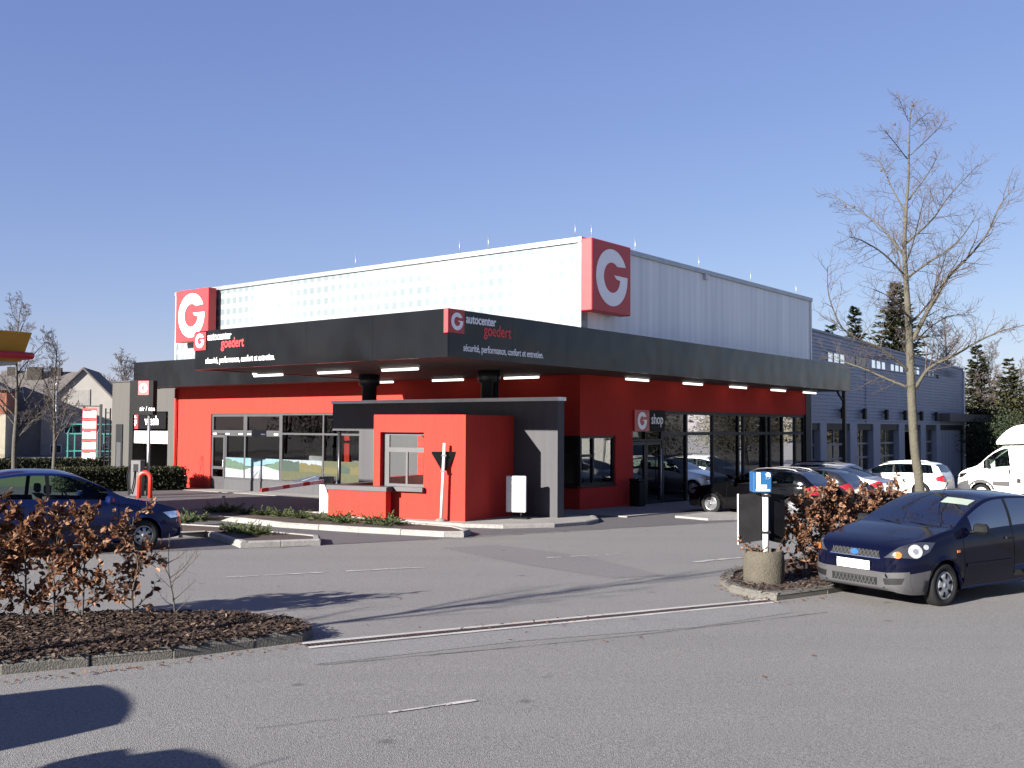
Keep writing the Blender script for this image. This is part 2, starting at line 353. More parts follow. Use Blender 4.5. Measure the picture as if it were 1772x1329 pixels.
def emblem(mb, r, y=0, m=0, cx=0, cz=0, ext=.012):
    # ring open at the upper right, with a spur pointing in from the right; drawn in x,z, facing -y
    a0, a1 = R(27), R(357); n = 40; out = []; inn = []; k = .53
    for i in range(n+1):
        a = a0+(a1-a0)*i/n; out.append((r*cos(a), r*sin(a)))
    for i in range(n+1):
        a = R(52)+(R(358)-R(52))*i/n; inn.append((k*r*cos(a), k*r*sin(a)))
    def P(p, yy): return (cx+p[0], yy, cz+p[1])
    o = len(mb.v)
    vs = [P(p, y) for p in out]+[P(p, y) for p in inn]+[P(p, y-ext) for p in out]+[P(p, y-ext) for p in inn]; N = n+1; fs = []
    for i in range(n):
        fs += [(i, i+1, N+i+1, N+i), (2*N+i, 3*N+i, 3*N+i+1, 2*N+i+1), (i, 2*N+i, 2*N+i+1, i+1), (N+i, N+i+1, 3*N+i+1, 3*N+i)]
    fs += [(0, N, 3*N, 2*N), (n, 2*N+n, 3*N+n, N+n)]
    mb.add(vs, fs, m)
    sp = [(r*.999, -.05*r), (r*.999, .1*r), (.12*r, .1*r), (.3*r, -.03*r), (.5*r, -.05*r)]
    mb.extr([P(p, y-.0005) for p in sp], (0, -ext-.0005, 0), m)
    return mb
GN = [0]
# ------------------------------------------------------------------ ground
def ground():
    xs = sorted(set([-900, -400, -200, -100, -60, 60, 100, 200, 400, 900]+list(range(-60, 61, 10))))
    ys = sorted(set([-300, -100, -40, 55, 70, 100, 160, 260, 500, 1200]+list(range(-40, 56, 5))))
    mb = MB(); n = len(xs)
    mb.add([(x, y, gz(x, y)) for y in ys for x in xs], [(j*n+i, j*n+i+1, (j+1)*n+i+1, (j+1)*n+i) for j in range(len(ys)-1) for i in range(n-1)])
    tag(mb.build('ground', 'asphalt'), kind='structure')
ground()
def sheet(name, poly, m, lift=.004, kind='structure'):
    mb = MB(); mb.add([(x, y, gz(x, y)+lift) for x, y in poly], [list(range(len(poly)))])
    return tag(mb.build(name, m), kind=kind)
def gp(pts): return [G(*p) for p in pts]
def bp(pts): return [tuple(BW(u, v)[:2]) for u, v in pts]
# newer darker asphalt by the building, from the seam in front of the kerb islands to the walls
sheet('forecourt_asphalt', gp([(0, 967), (300, 954), (553, 944), (800, 929), (1060, 914), (1284, 901), (1480, 891)])+bp([(-9, 17), (-9, 44), (-.05, 44), (-.05, 0), (-.05, -.05), (22.1, -.05), (27, -.05), (32, -4), (26, -16)]), 'asphalt_new', .004)
sheet('road_patch', gp([(762, 948), (860, 943), (1010, 962), (1150, 996), (1060, 1001), (900, 976)]), 'asphalt_patch', .0045)
sheet('drain_strip', gp([(520, 1127), (1345, 1042), (1372, 1060), (1205, 1086), (900, 1110), (640, 1140), (545, 1150)]), 'drain_strip', .004)
def strip(name, a, b, w, m, lift=.008):
    a, b = Vector(a), Vector(b); d = (b-a).normalized(); n = Vector((-d.y, d.x))*w/2
    return sheet(name, [tuple(a-n), tuple(b-n), tuple(b+n), tuple(a+n)], m, lift)
dA, dB = Vector(G(528, 1118)), Vector(G(1336, 1040)); dn = Vector((-(dB-dA).y, (dB-dA).x)).normalized()
mat('drain_concrete', (.31, .3, .285), .85, var=.25, scale=2, var2=.3)
strip('drain_edge', dA-dn*.115, dB-dn*.115, .09, 'drain_concrete', .008); strip('drain_edge', dA+dn*.115, dB+dn*.115, .09, 'drain_concrete', .008)
mb = MB(); a, b = dA, dB; n_ = 42
strip('drain_channel', dA, dB, .11, 'under', .0065)
mat('grate', (.05, .03, .027), .7, .4, var=.4, scale=8)
mb = MB(); L_ = (dB-dA).length; d_ = (dB-dA).normalized(); k = 0; s_ = 0
while s_ < L_-.05:
    c_ = dA+d_*s_; z_ = gz(c_.x, c_.y)
    q = [c_-dn*.05, c_+d_*.03-dn*.05, c_+d_*.03+dn*.05, c_+dn*.05]
    mb.prism([tuple(p) for p in q], z_+.003, z_+.0085); s_ += .048
tag(mb.build('drain_grate', 'grate'), kind='structure')
def worn(name, p0, p1, w, seed, gap=.35):
    rnd = random.Random(seed); a, b = Vector(G(*p0)), Vector(G(*p1)); L = (b-a).length; d = (b-a)/L; n = Vector((-d.y, d.x)); mb = MB(); s = 0
    while s < L:
        l = rnd.uniform(.05, .3); w0 = w*rnd.uniform(.35, 1); o = rnd.uniform(-.2, .2)*w
        if rnd.random() > gap:
            p = a+d*s+n*o; q = p+d*l; pts = [p-n*w0/2, q-n*w0*rnd.uniform(.3, .5), q+n*w0*rnd.uniform(.3, .5), p+n*w0/2]
            mb.add([(x, y, gz(x, y)+.009) for x, y in pts], [(0, 1, 2, 3)])
        s += l*rnd.uniform(.7, 1)
    tag(mb.build(name, 'road_paint'), kind='structure')
worn('road_marking', (345, 1002), (720, 983), .1, 1, .3); worn('road_marking', (1200, 973), (1292, 965), .12, 2, .05)
worn('road_marking', (672, 1234), (806, 1216), .07, 3, .1); worn('road_marking', (940, 966), (1090, 958), .08, 4, .6)
mat('tar', (.045, .043, .043), .9, var=.3)
def crack(p, seed, w=.018):
    rnd = random.Random(seed); pts = [Vector(G(*q)) for q in p]; fine = []
    for a, b in zip(pts, pts[1:]):
        k = max(2, int((b-a).length/.12))
        for i in range(k): fine.append(a.lerp(b, i/k)+Vector((rnd.uniform(-.015, .015), rnd.uniform(-.015, .015))))
    fine.append(pts[-1]); mb = MB(); vs = []; 
    for i, q in enumerate(fine):
        d = (fine[min(i+1, len(fine)-1)]-fine[max(0, i-1)]).normalized(); n = Vector((-d.y, d.x)); ww = w*rnd.uniform(.3, 1)
        for sgn in (-1, 1): t = q+n*ww*sgn/2; vs.append((t.x, t.y, gz(t.x, t.y)+.0075))
    mb.add(vs, [(2*i, 2*i+1, 2*i+3, 2*i+2) for i in range(len(fine)-1)])
    tag(mb.build('road_crack', 'tar'), kind='structure')
crack([(550, 1152), (700, 1138), (900, 1120), (1100, 1100), (1250, 1082), (1430, 1060)], 1, .022)
crack([(480, 948), (560, 943), (800, 931), (1060, 915), (1284, 902)], 2, .06)
crack([(440, 1262), (540, 1250), (680, 1234)], 3, .009)
# ------------------------------------------------------------------ kerbs
def kerb(path, m='kerb_dark', h=.12, w=.15, stone=1.0, ch=.035, seed=0, gap=.012, side=1):
    # path runs with the road on its right hand (side=1)
    rnd = random.Random(seed); pts = [Vector(p) for p in path]; mb = MB()
    prof = [(0, -.05), (0, h-ch), (ch, h), (w, h), (w, -.05)]
    for a, b in zip(pts, pts[1:]):
        L = (b-a).length; d = (b-a)/L; n = Vector((-d.y, d.x))*side; k = max(1, round(L/stone))
        for i in range(k):
            s0 = L*i/k+(gap/2 if i else 0); s1 = L*(i+1)/k-(gap/2 if i < k-1 else 0); dz = rnd.uniform(-.006, .006); dn_ = rnd.uniform(-.006, .006)
            vs = []
            for s in (s0, s0+.01, s1-.01, s1):
                e = .006 if s in (s0, s1) else 0
                for o, z in prof:
                    p = a+d*s+n*(o+dn_+(e if o < .01 else -e if o > w-.01 else 0)); vs.append((p.x, p.y, gz(p.x, p.y)+z+dz-(e if z > 0 else 0)))
            N = len(prof); fs = [list(range(N)), [3*N+j for j in range(N)][::-1]]
            for q in range(3):
                for j in range(N): fs.append((q*N+j, q*N+(j+1) % N, (q+1)*N+(j+1) % N, (q+1)*N+j))
            mb.add(vs, fs)
    return tag(mb.build('kerb', m), kind='structure')
def bed(name, poly, m, h=.09, dome=.05):
    # filled island: fan of rings lifted towards the middle
    c = Vector((sum(p[0] for p in poly)/len(poly), sum(p[1] for p in poly)/len(poly))); mb = MB(); vs = []; R_ = [1, .93, .7, .4]; n = len(poly)
    for r in R_:
        for p in poly:
            q = c.lerp(Vector(p), r); vs.append((q.x, q.y, gz(q.x, q.y)+h+dome*(1-r)))
    vs.append((c.x, c.y, gz(*c)+h+dome)); fs = []
    for k in range(len(R_)-1):
        for i in range(n): fs.append((k*n+i, k*n+(i+1) % n, (k+1)*n+(i+1) % n, (k+1)*n+i))
    for i in range(n): fs.append(((len(R_)-1)*n+i, (len(R_)-1)*n+(i+1) % n, len(vs)-1))
    mb.add(vs, fs, 0, True)
    return tag(mb.build(name, m), kind='structure')
def inside(p, poly):
    c = False; j = len(poly)-1
    for i in range(len(poly)):
        (xi, yi), (xj, yj) = poly[i], poly[j]
        if (yi > p[1]) != (yj > p[1]) and p[0] < (xj-xi)*(p[1]-yi)/(yj-yi)+xi: c = not c
        j = i
    return c
def chips(poly, n, seed, h=.1, box=None):
    rnd = random.Random(seed); xs = [p[0] for p in poly]; ys = [p[1] for p in poly]; mb = MB(); k = 0; tries = 0
    x0, x1, y0, y1 = box or (min(xs), max(xs), min(ys), max(ys))
    while k < n and tries < n*20:
        tries += 1; p = (rnd.uniform(x0, x1), rnd.uniform(y0, y1))
        if not inside(p, poly): continue
        k += 1; l = rnd.uniform(.012, .045); w = rnd.uniform(.006, .018); e = Matrix.Rotation(rnd.uniform(0, 6.28), 3, 'Z') @ Matrix.Rotation(rnd.uniform(-.6, .6), 3, 'X') @ Matrix.Rotation(rnd.uniform(-.5, .5), 3, 'Y')
        o = Vector((p[0], p[1], gz(*p)+h+rnd.uniform(.0, .045)))
        mb.add([o+e@Vector(q) for q in ((-l, -w, 0), (l*.9, -w*.7, .003), (l, w, 0), (-l*.8, w*.8, .004))], [(0, 1, 2, 3)])
    return tag(mb.build('bark_mulch', 'mulch_chip', fix=False), 'brown bark mulch covering the planting bed', 'mulch', kind='stuff')
# left foreground island
kl = [G(-420, 1212), G(0, 1168), G(300, 1140), G(440, 1122), G(525, 1111), G(541, 1102)]
back = [G(500, 1086), G(400, 1077), G(250, 1074), G(0, 1083), G(-420, 1110)]
kerb(kl, seed=3, stone=.95, h=.115, side=1)
kerb([kl[-1]]+back, seed=4, stone=.95, h=.1, side=1, m='kerb_dark')
islandL = kl+back
bed('planting_bed', islandL, 'mulch_soil', .075, .05)
chips(islandL, 15000, 1, .1, (-6.2, -1.8, 8.8, 12.2))
# right island with planter
kr = [G(1262, 1024), G(1300, 1035), G(1344, 1040), G(1432, 1028), G(1520, 1013), G(1700, 975), G(1900, 935)]
krb = [G(1900, 905), G(1560, 945), G(1420, 968), G(1300, 985), G(1256, 998), G(1246, 1011), G(1262, 1024)]
kerb(kr, seed=5, stone=.8, h=.1, side=1); kerb(krb, seed=6, stone=.8, h=.1, side=1)
bed('planting_bed', kr+krb[:-1], 'mulch_soil', .07, .05)
chips(kr+krb[:-1], 3500, 2, .085, (3, 8, 13, 19))
# kerb islands by the kiosk
pA = gp([(298, 931), (356, 929), (407, 945), (416, 949), (555, 944), (553, 936), (460, 927), (387, 919), (336, 916), (300, 914)])
kerb(pA+[pA[0]], 'concrete', .13, .13, 1.0, seed=8); bed('planting_bed', pA, 'mulch_soil', .1, .03)
pB = gp([(250, 900), (352, 899), (378, 901), (485, 913), (620, 922), (769, 930), (803, 930), (815, 926), (790, 919), (700, 912), (610, 901), (560, 894), (480, 890), (380, 886), (250, 889)])
kerb(pB+[pB[0]], 'concrete', .13, .14, 1.0, seed=9); bed('planting_bed', pB, 'mulch_soil', .1, .03)
apron = gp([(560, 893), (640, 902), (720, 908), (800, 913), (870, 915), (960, 913), (1015, 909), (1036, 904), (1030, 898), (985, 893)])+[tuple(BW(.2, -2.2)[:2]), tuple(BW(3.2, -3.2)[:2]), tuple(BW(5.2, -5.5)[:2])]
mb = MB(); mb.prism(apron, -.2, .09, 0, gz); tag(mb.build('kiosk_pavement', 'pavement'), kind='structure')
kerb(apron[:9], 'concrete', .1, .14, 1.0, seed=10, side=1)
# pavement round the shop
def slab(name, uv, m, h=.05):
    mb = MB(); mb.prism(bp(uv), -.2, h, 0, gz); return tag(mb.build(name, m), kind='structure')
slab('shop_pavement', [(22.05, -.02), (3.3, -.02), (3.3, -1.55), (22.05, -1.3)], 'pavement', .02)
slab('shop_pavement', [(-.02, 0), (-.02, 18.5), (-2.6, 18.5), (-2.6, -1.4), (3.2, -1.4), (3.2, -.02), (-.02, -.02)], 'pavement', .04)
pk = gp([(1168, 896), (1225, 901), (1300, 899), (1420, 890), (1440, 884), (1330, 885), (1225, 889)])
mb = MB(); mb.prism(pk, -.2, .06, 0, gz); tag(mb.build('pavement_island', 'concrete'), kind='structure')
# ------------------------------------------------------------------ main shop building
def bthing(name, label, cat, u, v, z=0, group=None): return thing(name, label, cat, BW(u, v, z), -TH, group)
shop = bthing('shop_building', 'large red autocentre shop with a white sheet clad upper storey', 'shop building', 0, 0)
mb = MB()
def ub(mb, u0, u1, v0, v1, z0, z1, m=0): return mb.box(-u1, -u0, v0, v1, z0, z1, m)
ub(mb, 19.36, 22.1, 0, .3, -1.5, 4.8); ub(mb, 0, 19.36, 0, .3, 2.57, 4.8); ub(mb, 1.35, 7.3, 0, .3, -1.5, 2.57)
ub(mb, 0, 1.35, 0, .3, -1.5, .23); ub(mb, 0, 1.35, 0, .3, 1.81, 2.57)
ub(mb, 21.8, 22.1, .3, 12, -1.5, 4.8)
mb.build('front_wall', 'red_render', shop)
mb = MB()
ub(mb, 0, .3, .3, 18.0, 2.68, 4.8); ub(mb, 0, .3, 2.06, 3.14, -1.5, 2.68); ub(mb, 0, .3, .3, 2.06, 1.81, 2.68); ub(mb, 0, .3, .3, 2.06, -1.5, .23)
mb.build('side_wall', 'red_render', shop)
mb = MB(); ub(mb, -.02, .3, 18.0, 18.62, -1.5, 4.8); mb.build('end_pier', 'frame_dark', shop)
mb = MB(); ub(mb, .3, 21.8, 8.5, 8.7, -1.5, 4.5); ub(mb, .3, 7.5, .3, .35, -1.5, 4.5) if 0 else None
ub(mb, 8.5, 8.7, .4, 8.5, -1.5, 4.5); ub(mb, 7, 8.5, 8.7, 18.4, -1.5, 4.5)
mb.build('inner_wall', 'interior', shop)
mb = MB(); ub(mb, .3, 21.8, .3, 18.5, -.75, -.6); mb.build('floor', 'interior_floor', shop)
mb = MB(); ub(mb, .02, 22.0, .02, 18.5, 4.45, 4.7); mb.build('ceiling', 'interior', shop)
# fittings seen dimly through the glass
rnd = random.Random(4)
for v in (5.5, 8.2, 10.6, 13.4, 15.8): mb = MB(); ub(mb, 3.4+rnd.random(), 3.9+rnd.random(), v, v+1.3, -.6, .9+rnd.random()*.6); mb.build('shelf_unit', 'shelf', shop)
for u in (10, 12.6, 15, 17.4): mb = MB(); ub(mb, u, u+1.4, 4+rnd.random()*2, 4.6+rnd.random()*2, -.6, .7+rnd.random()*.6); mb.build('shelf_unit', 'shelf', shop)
mb = MB(); ub(mb, 11.55, 11.85, .9, 1.0, .55, 1.7); mb.build('banner', 'red_render', shop)
# upper storey
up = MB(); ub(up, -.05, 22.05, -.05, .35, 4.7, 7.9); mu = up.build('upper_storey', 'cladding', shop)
up = MB(); ub(up, -.05, .35, .35, 18.57, 4.7, 7.9); up.build('upper_storey', 'cladding_shade_tone', shop)
up = MB(); ub(up, .35, 22.05, 18.2, 18.57, 4.7, 7.9); ub(up, 21.7, 22.05, .35, 18.2, 4.7, 7.9); up.build('upper_storey', 'cladding_shade_tone', shop)
mb = MB(); ub(mb, -.12, 22.12, -.12, .42, 7.9, 8.06); ub(mb, -.12, .42, .42, 18.64, 7.9, 8.06); ub(mb, .42, 22.12, 18.1, 18.64, 7.9, 8.06); ub(mb, 21.6, 22.12, .42, 18.1, 7.9, 8.06)
ub(mb, .42, 21.6, .42, 18.1, 7.9, 7.95)
mb.build('parapet', 'grey_metal', shop)
for q in ((-.09, .02, -.09, -.052, 4.75, 7.9), (21.95, 22.08, -.09, -.052, 4.75, 7.9), (-.09, -.052, 18.45, 18.6, 4.75, 7.9)): mb = MB(); ub(mb, *q); mb.build('corner_trim', 'coping', shop)
mb = MB(); ub(mb, -.16, -.052, 8.1, 8.35, 7.68, 7.88); mb.build('floodlight', 'coping', shop)
for u, v in ((-.05, .5), (.3, .1), (3.9, .1), (5.2, .1), (.1, 3.4), (.1, 8), (.1, 12.5), (.1, 17.2), (10.5, .1)):
    mb = MB(); mb.tube([(-u, v+.05, 8.05), (-u, v+.05, 8.62)], .013, 5); mb.build('lightning_rod', 'grey_metal', shop)
# glazing on the front
def window(parent, name, u0, u1, v, z0, z1, muls=(), trans=(), fw=.07, m='frame_grey', g='shop_glass', face='F', depth=.09):
    # a framed window in the front (face F, along u) or the side (face S, along v) wall
    fr = MB()
    def bar(a0, a1, z_0, z_1, d=0):
        if face == 'F': fr.box(-a1, -a0, v+.05-d, v+.05+depth-d*.5, z_0, z_1)
        else: fr.box(-v-.05+d-depth, -v-.05+d, a0, a1, z_0, z_1)
    bar(u0, u0+fw, z0, z1); bar(u1-fw, u1, z0, z1); bar(u0+fw, u1-fw, z0, z0+fw); bar(u0+fw, u1-fw, z1-fw, z1)
    for t in muls: bar(t-fw/2, t+fw/2, z0+fw, z1-fw, .012)
    for t in trans:
        t, a, b = t if hasattr(t, '__len__') else (t, u0, u1)
        cuts = [a+fw]+[q for mm in sorted(muls) if a < mm < b for q in (mm-fw/2, mm+fw/2)]+[b-fw]
        for q in range(0, len(cuts), 2):
            if cuts[q+1] > cuts[q]: bar(cuts[q], cuts[q+1], t-fw/2, t+fw/2, .004)
    o = fr.build('window', m, parent); 
    p = MB()
    cs = [u0+fw]+[q for mm in sorted(muls) for q in (mm-fw/2, mm+fw/2)]+[u1-fw]
    for q in range(0, len(cs), 2):
        a, b = cs[q], cs[q+1]
        if face == 'F': p.add([(-b, v+.1, z0+fw), (-a, v+.1, z0+fw), (-a, v+.1, z1-fw), (-b, v+.1, z1-fw)], [(0, 1, 2, 3)])
        else: p.add([(-v-.1, a, z0+fw), (-v-.1, b, z0+fw), (-v-.1, b, z1-fw), (-v-.1, a, z1-fw)], [(0, 1, 2, 3)])
    p.build('pane', g, o); return o
mb = MB(); ub(mb, 7.3, 18.38, .03, .2, -1.5, -.2); mb.build('knee_wall', 'grey_render', shop)
window(shop, 'w', 14.67, 18.38, 0, -.2, 1.72, (17.02,), ((.27, 14.67, 18.38),), .09)
window(shop, 'w', 14.67, 17.02, 0, 1.75, 2.57, (), (), .12); window(shop, 'w', 17.02, 19.36, 0, 1.75, 2.57, (), (), .12)
window(shop, 'w', 7.3, 14.67, 0, -.2, 2.57, (12.1, 9.6), (1.75, (.27, 9.6, 14.67)), .075)
mb = MB(); ub(mb, 14.67, 19.36, .045, .14, 1.72, 1.75); 
for u in (14.95, 15.8, 16.7, 17.3, 18.2, 19.1): ub(mb, u-.13, u+.13, .02, .046, 1.69, 1.74, 1)
mb.build('transom_rail', ['frame_grey', 'white'], shop)
dr = MB(); ub(dr, 18.4, 18.52, .045, .12, -.7, 1.68); ub(dr, 19.24, 19.36, .045, .12, -.7, 1.68); ub(dr, 18.52, 19.24, .045, .12, 1.56, 1.68); ub(dr, 18.52, 19.24, .045, .12, -.7, -.12); ub(dr, 18.52, 19.24, .045, .12, .2, .32)
d = dr.build('door', 'frame_grey', shop); mb = MB()
for z0, z1 in ((-.12, .2), (.32, 1.56)): mb.add([(-19.24, .09, z0), (-18.52, .09, z0), (-18.52, .09, z1), (-19.24, .09, z1)], [(0, 1, 2, 3)])
mb.build('pane', 'shop_glass', d)
mb = MB(); mb.box(-18.5, -18.44, 0.0, .044, .3, .6); mb.build('handle', 'coping', d)
# corner window and side glazing
window(shop, 'w', .02, 1.3, 0, .23, 1.81, (.12,), (1.2,), .08, 'frame_dark')
window(shop, 'w', .02, 2.06, 0, .23, 1.81, (.82,), ((1.18, .02, .82),), .08, 'frame_dark', face='S')
mb = MB(); mb.box(-.06, .03, .02, 2.1, .17, .228); mb.box(-1.3, -.07, -.04, .049, .17, .228); mb.build('sill', 'frame_dark', shop)
window(shop, 'w', 5.19, 17.98, 0, -1.0, 2.68, (6.97, 9.07, 11.27, 11.75, 13.85, 14.3, 15.57, 16.95), (1.86,), .12, 'frame_dark', face='S', depth=.12)
window(shop, 'w', 3.14, 5.17, 0, 1.62, 2.0, (4.05,), (), .06, 'frame_dark', face='S')
for a, b, hx in ((3.17, 4.1, 3.98), (4.12, 5.15, 5.0)):
    dm = MB(); dm.box(-.15, -.06, a, a+.1, -.62, 1.6); dm.box(-.15, -.06, b-.1, b, -.62, 1.6); dm.box(-.15, -.06, a+.1, b-.1, -.62, -.45); dm.box(-.15, -.06, a+.1, b-.1, 1.48, 1.6)
    d = dm.build('door', 'frame_dark', shop); mb = MB(); mb.add([(-.1, a+.1, -.45), (-.1, b-.1, -.45), (-.1, b-.1, 1.48), (-.1, a+.1, 1.48)], [(0, 1, 2, 3)]); mb.build('pane', 'shop_glass', d)
    if b > 5: mb = MB(); mb.tube([(.02, hx, -.3), (.02, hx, 1.35)], .02, 8); mb.tube([(-.06, hx, 0), (.02, hx, 0)], .012, 6); mb.tube([(-.06, hx, 1.1), (.02, hx, 1.1)], .012, 6); mb.build('handle', 'coping', d)
mb = MB(); ub(mb, .3, 7, 3.2, 5.15, 2.0, 2.05) if 0 else mb.box(-.14, -.05, 3.14, 5.17, 2.0, 2.68); mb.build('sign_backing', 'frame_dark', shop)
# wall duct at the left end
mb = MB(); mb.tube([(-21.9, -.1, -.9), (-21.9, -.1, 3.7)], .055, 8); mb.build('downpipe', 'red_render', shop)
# posters on the front glass
def poster(label, u0, u1, layers, z0=-.11, z1=.72):
    t = bthing('window_poster', label, 'poster', u1, .036, z0, 'landscape posters on the shop windows'); mb = MB(); mats = []
    for k, (pts, m) in enumerate(layers):
        if m not in mats: mats.append(m)
        w = u1-u0; h = z1-z0
        mb.add([(x*w, -k*.0015, y*h) for x, y in pts], [list(range(len(pts)))], mats.index(m))
    mb.build('print', mats, t); return t
mat('p_sky', (.09, .16, .19), .6, var=.2, scale=2); mat('p_snow', (.17, .185, .2), .6, var=.12, scale=3, var2=.1); mat('p_hill', (.01, .024, .016), .7, var=.6, scale=6, var2=.5)
mat('p_frost', (.035, .065, .042), .7, var=.5, scale=10, var2=.5); mat('p_autumn', (.05, .043, .009), .7, var=.6, scale=8, var2=.6); mat('p_field', (.03, .033, .011), .7, var=.4, scale=6, var2=.4)
mat('p_road', (.012, .02, .045), .6, var=.3, scale=4); mat('p_cloud', (.13, .15, .17), .6, var=.2, scale=4); mat('p_track', (.08, .085, .095), .6, var=.3, scale=10)
def ridge(y0, y1, b, n, seed, dx0=0, dx1=1):
    r = random.Random(seed); return [(dx0, b)]+[(dx1, b)]+[(dx1+(dx0-dx1)*i/n, y0+(y1-y0)*i/n+r.uniform(-.05, .05)) for i in range(n+1)]
full = [(0, 0), (1, 0), (1, 1), (0, 1)]
poster('snowy road poster with frosted trees beside the glazed door', 17.07, 18.32, [(full, 'p_snow'), ([(0, .55), (1, .5), (1, 1), (0, 1)], 'p_sky'), (ridge(.7, .98, .35, 14, 1), 'p_frost'), ([(0, .3), (1, .24), (1, .38), (0, .47)], 'p_snow')])
poster('snowy road poster with wheel tracks and a dark hill', 14.74, 16.97, [(full, 'p_snow'), ([(0, .5), (1, .5), (1, 1), (0, 1)], 'p_sky'), (ridge(.8, .55, .4, 16, 2), 'p_hill'), (ridge(.92, .6, .42, 16, 3, .55, 1), 'p_frost'), (ridge(.6, .52, .38, 8, 4, 0, .3), 'p_frost'), ([(0, .4), (.3, .62), (.5, .66), (1, .44), (1, .3), (0, .3)], 'p_snow'), ([(.2, 0), (.27, 0), (.42, .4), (.4, .4)], 'p_track'), ([(.4, 0), (.46, 0), (.45, .4), (.44, .4)], 'p_track')])
poster('country road poster with autumn trees and a blue grey road', 12.15, 14.6, [(full, 'p_field'), ([(0, .6), (1, .6), (1, 1), (0, 1)], 'p_cloud'), (ridge(.75, .95, .45, 20, 5), 'p_autumn'), (ridge(.9, .98, .45, 12, 6, 0, .45), 'p_hill'), ([(.25, 0), (1, 0), (1, .3), (.85, .3)], 'p_road'), ([(.5, 0), (.54, 0), (.86, .26), (.85, .27)], 'p_cloud')])
poster('country road poster of yellow trees half hidden by the kiosk', 9.65, 12.03, [(full, 'p_field'), (ridge(.8, .7, .42, 20, 7), 'p_autumn'), (ridge(.7, .9, .45, 12, 8, .35, .62), 'p_hill'), ([(0, 0), (.5, 0), (.12, .32), (0, .32)], 'p_road'), ([(.3, 0), (.34, 0), (.06, .3), (.05, .3)], 'p_cloud')])
# ------------------------------------------------------------------ canopy with its fascia, soffit and columns
can = bthing('canopy', 'black forecourt canopy wrapped around two sides of the red shop', 'canopy', 0, 0)
ZS, ZT = 3.72, 4.86
def to_uv(p):
    dx, dy = p[0]-OX, p[1]-OY; return (-dx*cos(TH)+dy*sin(TH), dx*sin(TH)+dy*cos(TH))
COLS = [to_uv((D(639, 690, 32.4)[0], 32.4)), to_uv((D(846, 690, 29.5)[0], 29.5))]      # just behind the kiosk's portal wall
mb = MB(); ub(mb, -2.06, 7.96, -8.46, -.02, ZS+.02, ZT-.05); ub(mb, -2.06, -.02, -.02, 17.9, ZS+.02, ZT-.05); ub(mb, 7.96, 23.26, -1.31, -.02, ZS+.02, ZT-.05)
mb.build('soffit', 'soffit', can)
def fascia(axis, a0, a1, c, step, out):
    n = max(1, round(abs(a1-a0)/step)); mb = MB(); r = random.Random(int(a0*10))
    for i in range(n):
        p, q = a0+(a1-a0)*i/n+.003, a0+(a1-a0)*(i+1)/n-.003; t = r.uniform(-.004, .004)
        if axis == 'u': ub(mb, min(p, q), max(p, q), c if out < 0 else c-.04, c+.04 if out < 0 else c, ZS, ZT)
        else: ub(mb, c if out < 0 else c-.04, c+.04 if out < 0 else c, min(p, q), max(p, q), ZS, ZT)
    mb.build('fascia', 'fascia', can)
fascia('u', -2.1, 8.0, -8.5, 2.5, -1); fascia('v', -8.46, 17.92, -2.1, 2.4, -1); fascia('u', 8.0, 23.3, -1.35, 2.2, -1); fascia('v', -8.46, -1.35, 8.0, 2.3, 1); fascia('v', -1.31, -.02, 23.3, 2, 1); fascia('u', -2.06, -.02, 17.92, 2.4, 1)
for u, v in COLS:
    mb = MB(); mb.lathe([(.24, -1.2), (.24, 3.35), (.34, 3.42), (.34, ZS+.02)], 20, 0, (-u, v, 0)); 
    if u < COLS[0][0]: mb.tube([(-u+.3, v, -1), (-u+.3, v, 3.7)], .05, 8)
    mb.build('column', 'column', can)
mb = MB(); mb.box(1.78, 1.92, 17.7, 17.84, -1.3, ZS+.02); mb.tube([(1.84, 17.0, 3.7), (1.84, 17.2, 3.55), (1.84, 17.66, 3.3)], .05, 8); mb.build('column', 'column', can)
def tube_lamp(u, v, along, label):
    t = bthing('tube_lamp', label, 'lamp', u, v, ZS-.075, 'tube lamps under the canopy'); 
    L = 1.45; a = MB(); b = MB()
    if along == 'u': a.box(-L/2, L/2, -.05, .05, .035, .09); b.tube([(-L/2+.03, 0, 0), (L/2-.03, 0, 0)], .036, 10)
    else: a.box(-.05, .05, -L/2, L/2, .035, .09); b.tube([(0, -L/2+.03, 0), (0, L/2-.03, 0)], .036, 10)
    a.build('lamp_housing', 'lamp_body', t); b.build('lamp_tube', 'tube_light', t)
for u, v, l in ((7.5, -6.2, 'lit white tube lamp at the left front, nearest the fascia lettering'), (4.45, -6.2, 'lit white tube lamp in the middle of the front canopy row'), (1.75, -6.2, 'lit white tube lamp at the right of the front canopy row'),
                (8.2, -.75, 'lit white tube lamp behind the left round canopy column, by the wall'), (4.9, -.75, 'lit white tube lamp between the two round canopy columns, by the wall'), (1.75, -.75, 'lit white tube lamp just right of the right round column')):
    tube_lamp(u, v, 'u', l)
for v, l in ((2.45, 'lit tube lamp above the shop entrance, first of the row on the right side'), (6.25, 'second lit tube lamp along the right side of the shop'), (9.9, 'third lit tube lamp along the right side of the shop'), (13.65, 'fourth lit tube lamp along the right side of the shop'), (17.0, 'last lit tube lamp at the canopy end beside the slim post')):
    tube_lamp(-.6, v, 'v', l)
